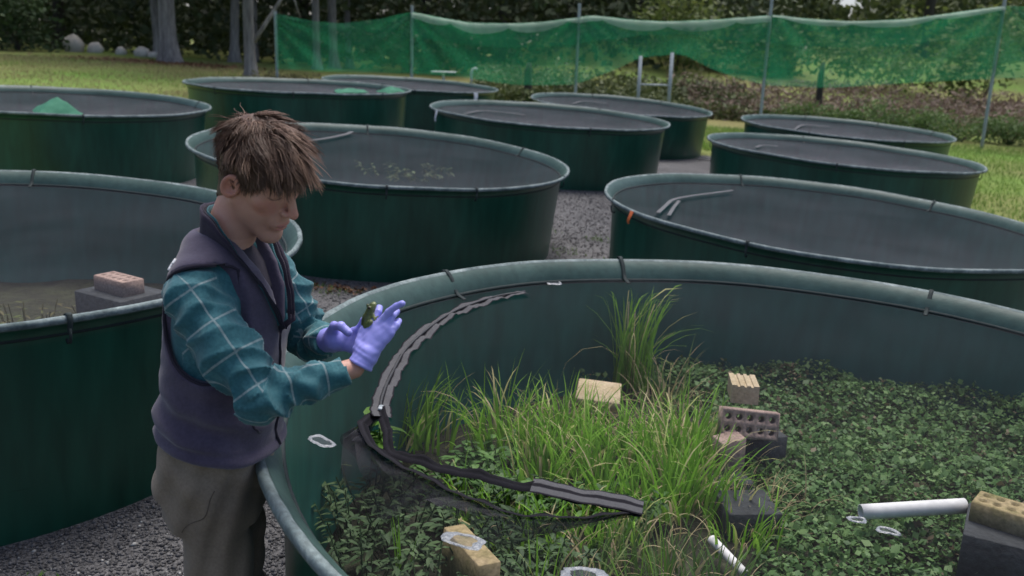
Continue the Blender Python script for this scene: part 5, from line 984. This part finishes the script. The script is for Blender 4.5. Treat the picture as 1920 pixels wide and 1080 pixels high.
        return link(name, mesh_np(name, to_w(A) - root, F[:, ::-1], mat, True), par)
    cv = collar('collar', .0, fabric('collar_cloth', [(.026, .021, .036), (.038, .031, .05)], 8, 320, .25, sheen=.1), 1.0, .0, vs, .007); cl = collar('collar_lining', .001, m_vest_in, .985, .0085, vs, .004)
    n0 = None
    sc_ = collar('collar', .004, m_shirt, .93, .019, sh, .004)
    for nm in ('pu', 'pv'):
        at = sc_.data.attributes.new(nm, 'FLOAT', 'POINT'); at.data.foreach_set('value', np.full(len(sc_.data.vertices), .26 if nm == 'pu' else .4, np.float32))
    # zip down the front, side seam pocket zip, shoulder emblem
    def on(fn, p, off=.001):
        p = np.array(p, float)
        for _ in range(25):
            d = fn(p); g = np.stack([(fn(p + np.eye(3)[k] * 1e-3) - fn(p - np.eye(3)[k] * 1e-3)) / 2e-3 for k in range(3)], -1); p = p - (np.clip(d - off, -.02, .02) / (np.sum(g * g, 1) + 1e-6))[:, None] * g
        return p
    us = np.linspace(.91, 1.215, 26); P = on(vest_sdf, np.stack([np.full(26, .40), -.003 + .004 * np.sin(us * 30), us], -1), .001); V, f3, f4 = tube(to_w(P) - root, .0042, 6); link('front_zip', mesh_np('front_zip', V, [f3, f4], m_vest_in, True), vs)
    P = on(vest_sdf, np.array([(.345, -.13, 1.02), (.352, -.125, .995), (.358, -.12, .97), (.368, -.11, .95)]), .0005); V, f3, f4 = tube(to_w(P) - root, .003, 6); link('pocket_zip', mesh_np('pocket_zip', V, [f3, f4], m_vest_in, True), vs)
    for pts in ([(.130, -.160, 1.455), (.122, -.166, 1.445), (.118, -.172, 1.432), (.12, -.176, 1.42)], [(.138, -.165, 1.45), (.134, -.172, 1.442)]):
        P = on(vest_sdf, catmull(pts, 5), .001); V, f3, f4 = tube(to_w(P) - root, .0032, 6); link('emblem', mesh_np('emblem', V, [f3, f4], m_white, True), vs)
    for s in (-1, 1):     # bound edge of each arm opening
        a = np.linspace(0, 2 * math.pi, 60); P = np.stack([.242 + .132 * np.cos(a), np.full(60, s * .2), 1.272 + .150 * np.sin(a)], -1)
        for _ in range(30): g_ = vest_sdf(P); P[:, 1] -= s * np.clip(g_, -.01, .01) * .6
        P = P[(np.abs(vest_sdf(P)) < .006) & (s * P[:, 1] > .12)]
        if len(P) > 8:
            br = np.argmax(np.linalg.norm(np.diff(P, axis=0), axis=1)); P = np.roll(P, -(br + 1), 0); V, f3, f4 = tube(to_w(P) - root, .0045, 6); link('armhole_trim', mesh_np('armhole_trim', V, [f3, f4], m_vest_in, True), vs)
    m_seam = pmat('trouser_seam', [(.09, .07, .05), (.12, .095, .07)], scale=40, rough=.9)
    trs = [c for c in e.children if c.name.startswith('trousers')][0]
    for pts in ([(.245, -.20, .84), (.225, -.21, .79), (.195, -.215, .74), (.17, -.215, .70)],):
        P = on(trouser_sdf, catmull(pts, 8), .0); V, f3, f4 = tube(to_w(P) - root, .0013, 5); link('seam', mesh_np('seam', V, [f3, f4], m_seam, True), trs)
    tee = gpart('undershirt', lambda P: np.maximum(stack_sdf(P, [(h, c, a - .028, b - .03) for h, c, a, b in VEST]), np.maximum(np.abs(P[:, 2] - 1.38) - .06, .2 - P[:, 0])), (.15, -.2, 1.28), (.42, .2, 1.48), .006, m_vest_in, e)
    # button on the sleeve cuff and collar point
    for p in ((.36, -.012, 1.30), (.372, -.012, 1.26)):
        P = on(shirt_sdf, np.array([p]), .002)[0]; V, f3, f4 = tube([P, P + np.array([.003, 0, 0])], .0055, 10); link('button', mesh_np('button', to_w(V) - root, [f3, f4], m_white, True), sh)
    # ------------------------------------------------ hair
    m_hair = attr_mat('hair', [(.055, .03, .02), (.12, .068, .045), (.21, .125, .085), (.36, .23, .155)], rough=.5, trans=.0, spec=.35, pos=[.4, .8])
    def hairline(q):  # >0 where hair grows
        f = q[:, 0]; z = q[:, 2]; a = np.abs(q[:, 1])
        front = z - (.082 - .35 * (.06 - np.clip(f, -.2, .06)) - .012 * (a > .055)); side = z - np.interp(f, [-.12, -.07, -.04, -.026, -.012, .012, .03, .07], [-.1, -.095, -.075, -.03, .032, .018, .032, .092])
        return side
    capf = lambda Q: smax(smin(ell(Q, (-.014, 0, .046), (.1075, .0845, .1035)), cap(Q, (-.03, 0, -.03), (-.034, 0, -.095), .066, .057), .02) - .002 * vnoise(Q, 3, 60), -(hairline(Q)) * .8, .006)
    V, F = sdf_mesh(capf, (-.14, -.11, -.09), (.12, .11, .17), .004); hair = link('hair', mesh_np('hair', h2w(V) - root, F, m_hair, True, attrs={'shade': np.full(len(V), .25) + .1 * vnoise(V, 4, 70)}), e)
    N = 14000; g = rng.normal(size=(N * 3, 3)); g /= np.linalg.norm(g, axis=1)[:, None]; R_ = np.array([-.014, 0, .046]) + g * np.array([.101, .079, .096]); nk_ = int(N * .12); an_ = rng.uniform(-1.7, 1.7, nk_) + math.pi; zz_ = rng.uniform(-.095, -.02, nk_); Nk = np.stack([-.032 + .061 * np.cos(an_), .061 * np.sin(an_), zz_], -1); R_ = np.concatenate([Nk, R_]); R_ = R_[hairline(R_) > .004][:N]; N = len(R_)
    nrm = (R_ - np.array([-.014, 0, .046])) / np.array([.101, .079, .096]) ** 2; nrm /= np.linalg.norm(nrm, axis=1)[:, None]
    crown = np.array([-.070, .012, .122]); grav = HR.T @ np.array([0, 0, -1.])
    ncl = 340; cidx = rng.integers(0, N, ncl); cd = np.linalg.norm(R_[:, None] - R_[cidx][None], axis=2); near = cd.argmin(1); cj = rng.normal(0, 1, (ncl, 3)); 
    top = np.clip((R_[:, 2] - .055) / .05, 0, 1); frt = np.clip((R_[:, 0] + .045) / .08, 0, 1); ln = .030 + .036 * top + .018 * top * frt + .008 * frt - .012 * np.clip(-R_[:, 2] / .08, 0, 1); ln *= rng.uniform(.5, 1.15, N) * (1 + .2 * cj[near, 0] * (.3 + .7 * top))
    away = R_ - crown; away -= nrm * np.sum(away * nrm, 1)[:, None]; away /= np.linalg.norm(away, axis=1)[:, None] + 1e-6
    part = np.zeros((N, 3)); part[:, 0] = 1.0; part[:, 1] = .35; flow = away + part * (top * .75)[:, None] + .14 * cj[near] * np.array([1, 1, .4]) + rng.normal(0, .13, (N, 3))
    fly = (rng.uniform(size=N) < .05) * rng.uniform(.2, .9, N); lift = (fly + .30 * top * np.clip(np.linalg.norm(R_ - crown, axis=1) / .05, .1, 1) + .10 + .10 * cj[near, 1] * top)[:, None]
    seg = 7; P = R_ - nrm * .002; pts = [P]; ctr = np.array([-.014, 0, .046]); dirv_ = flow - nrm * np.sum(flow * nrm, 1)[:, None]; dirv_ /= np.linalg.norm(dirv_, axis=1)[:, None]; dirv_ = dirv_ + nrm * lift
    for k in range(seg):
        t = (k + 1) / seg; d = dirv_ + grav * (.18 + .8 * t * t * (.5 + .5 * frt * top)[:, None]) ; d = d / np.linalg.norm(d, axis=1)[:, None]; P = P + d * (ln / seg)[:, None]
        q = (P - ctr) / np.array([.104, .082, .0995]); r = np.linalg.norm(q, axis=1); push = r < 1.0; P = np.where(push[:, None], ctr + (P - ctr) / np.maximum(r, .2)[:, None] * 1.0, P)
        pts.append(P + (.0065 * t * np.sin(t * 6.5 + cj[near, 0] * 3))[:, None] * np.cross(d, nrm) + (.006 * t * cj[near, 1] * (.4 + top))[:, None] * nrm)
    pts = np.stack(pts, 1); loc_mean = np.zeros((ncl, seg + 1, 3)); cn = np.zeros(ncl); np.add.at(loc_mean, near, pts); np.add.at(cn, near, 1); loc_mean /= np.maximum(cn, 1)[:, None, None]
    w = (np.linspace(0, 1, seg + 1) ** 1.3 * .25)[None, :, None]; pts = pts * (1 - w) + loc_mean[near] * w
    wid = rng.uniform(.0005, .0011, N); prof = np.array([.8, 1, 1, .95, .85, .7, .45, .12]); A3 = np.arange(3) * 2 * math.pi / 3
    T = np.gradient(pts, axis=1); T /= np.linalg.norm(T, axis=2)[..., None] + 1e-9; s1 = np.cross(T, nrm[:, None]); s1 /= np.linalg.norm(s1, axis=2)[..., None] + 1e-9; s2 = np.cross(s1, T)
    V = pts[:, :, None] + (wid[:, None] * prof[None])[..., None, None] * (np.cos(A3)[None, None, :, None] * s1[:, :, None] * 1.5 + np.sin(A3)[None, None, :, None] * s2[:, :, None])
    m = (seg + 1) * 3; i = np.arange(seg)[:, None]; j = np.arange(3)[None]; k = (j + 1) % 3; f = np.stack([i * 3 + j, i * 3 + k, (i + 1) * 3 + k, (i + 1) * 3 + j], -1).reshape(-1, 4)
    F = (f[None] + (np.arange(N) * m)[:, None, None]).reshape(-1, 4); base_s = np.clip(.42 + .11 * cj[near, 2] + rng.normal(0, .16, N) + .18 * top * frt, 0, 1); sh_ = np.repeat(base_s, m)
    st_ = link('hair_strands', mesh_np('hair_strands', h2w(V.reshape(-1, 3)) - root, F, m_hair, True, attrs={'shade': sh_}), hair); st_['kind'] = 'stuff'
    return e
PERSON = build_person()
# ---------------------------------------------------------------- the frog
def build_frog():
    a, b = np.array([.589, -.026, 1.250]), np.array([.612, -.020, 1.308]); ax = (b - a) / np.linalg.norm(b - a); bk = np.array([-.80, -.45, .38]); bk -= ax * (bk @ ax); bk /= np.linalg.norm(bk); sd_ = np.cross(ax, bk)
    def fr(P): d = P - a; return np.stack([d @ ax, d @ sd_, d @ bk], -1)
    def fn(P):
        Q = fr(P); d = ell(Q, (.024, 0, 0), (.027, .0165, .0135)); d = smin(d, ell(Q, (.052, 0, .001), (.017, .0135, .010)), .008); d = smin(d, ell(Q, (.064, 0, -.001), (.008, .009, .006)), .005)
        for s in (-1, 1):
            d = smin(d, sph(Q, (.055, s * .0085, .0085), .0046), .002); d = smin(d, cap(Q, (.008, s * .012, -.002), (.026, s * .023, -.004), .0085, .006), .004); d = smin(d, cap(Q, (.026, s * .023, -.004), (.000, s * .021, -.008), .0055, .0035), .002)
            d = smin(d, cap(Q, (.042, s * .013, -.006), (.034, s * .021, -.012), .0042, .003), .003); d = smin(d, cap(Q, (.034, s * .021, -.012), (.046, s * .022, -.016), .003, .002), .002)
        return d - .0006 * vnoise(Q, 4, 300)
    V, F = sdf_mesh(fn, a - .045, b + .045, .0014); Q = fr(V)
    eye = np.minimum(sph(Q, (.056, .0105, .0105), .0034), sph(Q, (.056, -.0105, .0105), .0034)); root = to_w(a)
    m = attr_mat('frog_skin', [(.05, .065, .02), (.10, .13, .035), (.24, .26, .10)], rough=.35, trans=0, spec=.5)
    sh = np.clip(.55 - Q[:, 2] / .022 + .25 * vnoise(Q, 9, 160), 0, 1); e = tag(empty('frog', root), 'small olive green frog held upright between gloved hands', 'frog')
    link('body', mesh_np('body', to_w(V) - root, F, m, True, attrs={'shade': sh}), e)
    me = pmat('frog_eye', [(.01, .008, .004), (.03, .02, .01)], scale=50, rough=.15)
    for s in (-1, 1):
        n, k = 8, 6; S = np.array([(math.sin(math.pi * i / (k - 1)) * math.cos(2 * math.pi * j / n), math.sin(math.pi * i / (k - 1)) * math.sin(2 * math.pi * j / n), math.cos(math.pi * i / (k - 1))) for i in range(k) for j in range(n)]) * .0034 + np.array([.0562, s * .0108, .0100]); i = np.arange(k - 1)[:, None]; j = np.arange(n)[None]; Fq = np.stack([i * n + j, i * n + (j + 1) % n, (i + 1) * n + (j + 1) % n, (i + 1) * n + j], -1).reshape(-1, 4)
        link('eye', mesh_np('eye', to_w(a + S[:, :1] * ax + S[:, 1:2] * sd_ + S[:, 2:] * bk) - root, Fq, me, True), e)
build_frog()
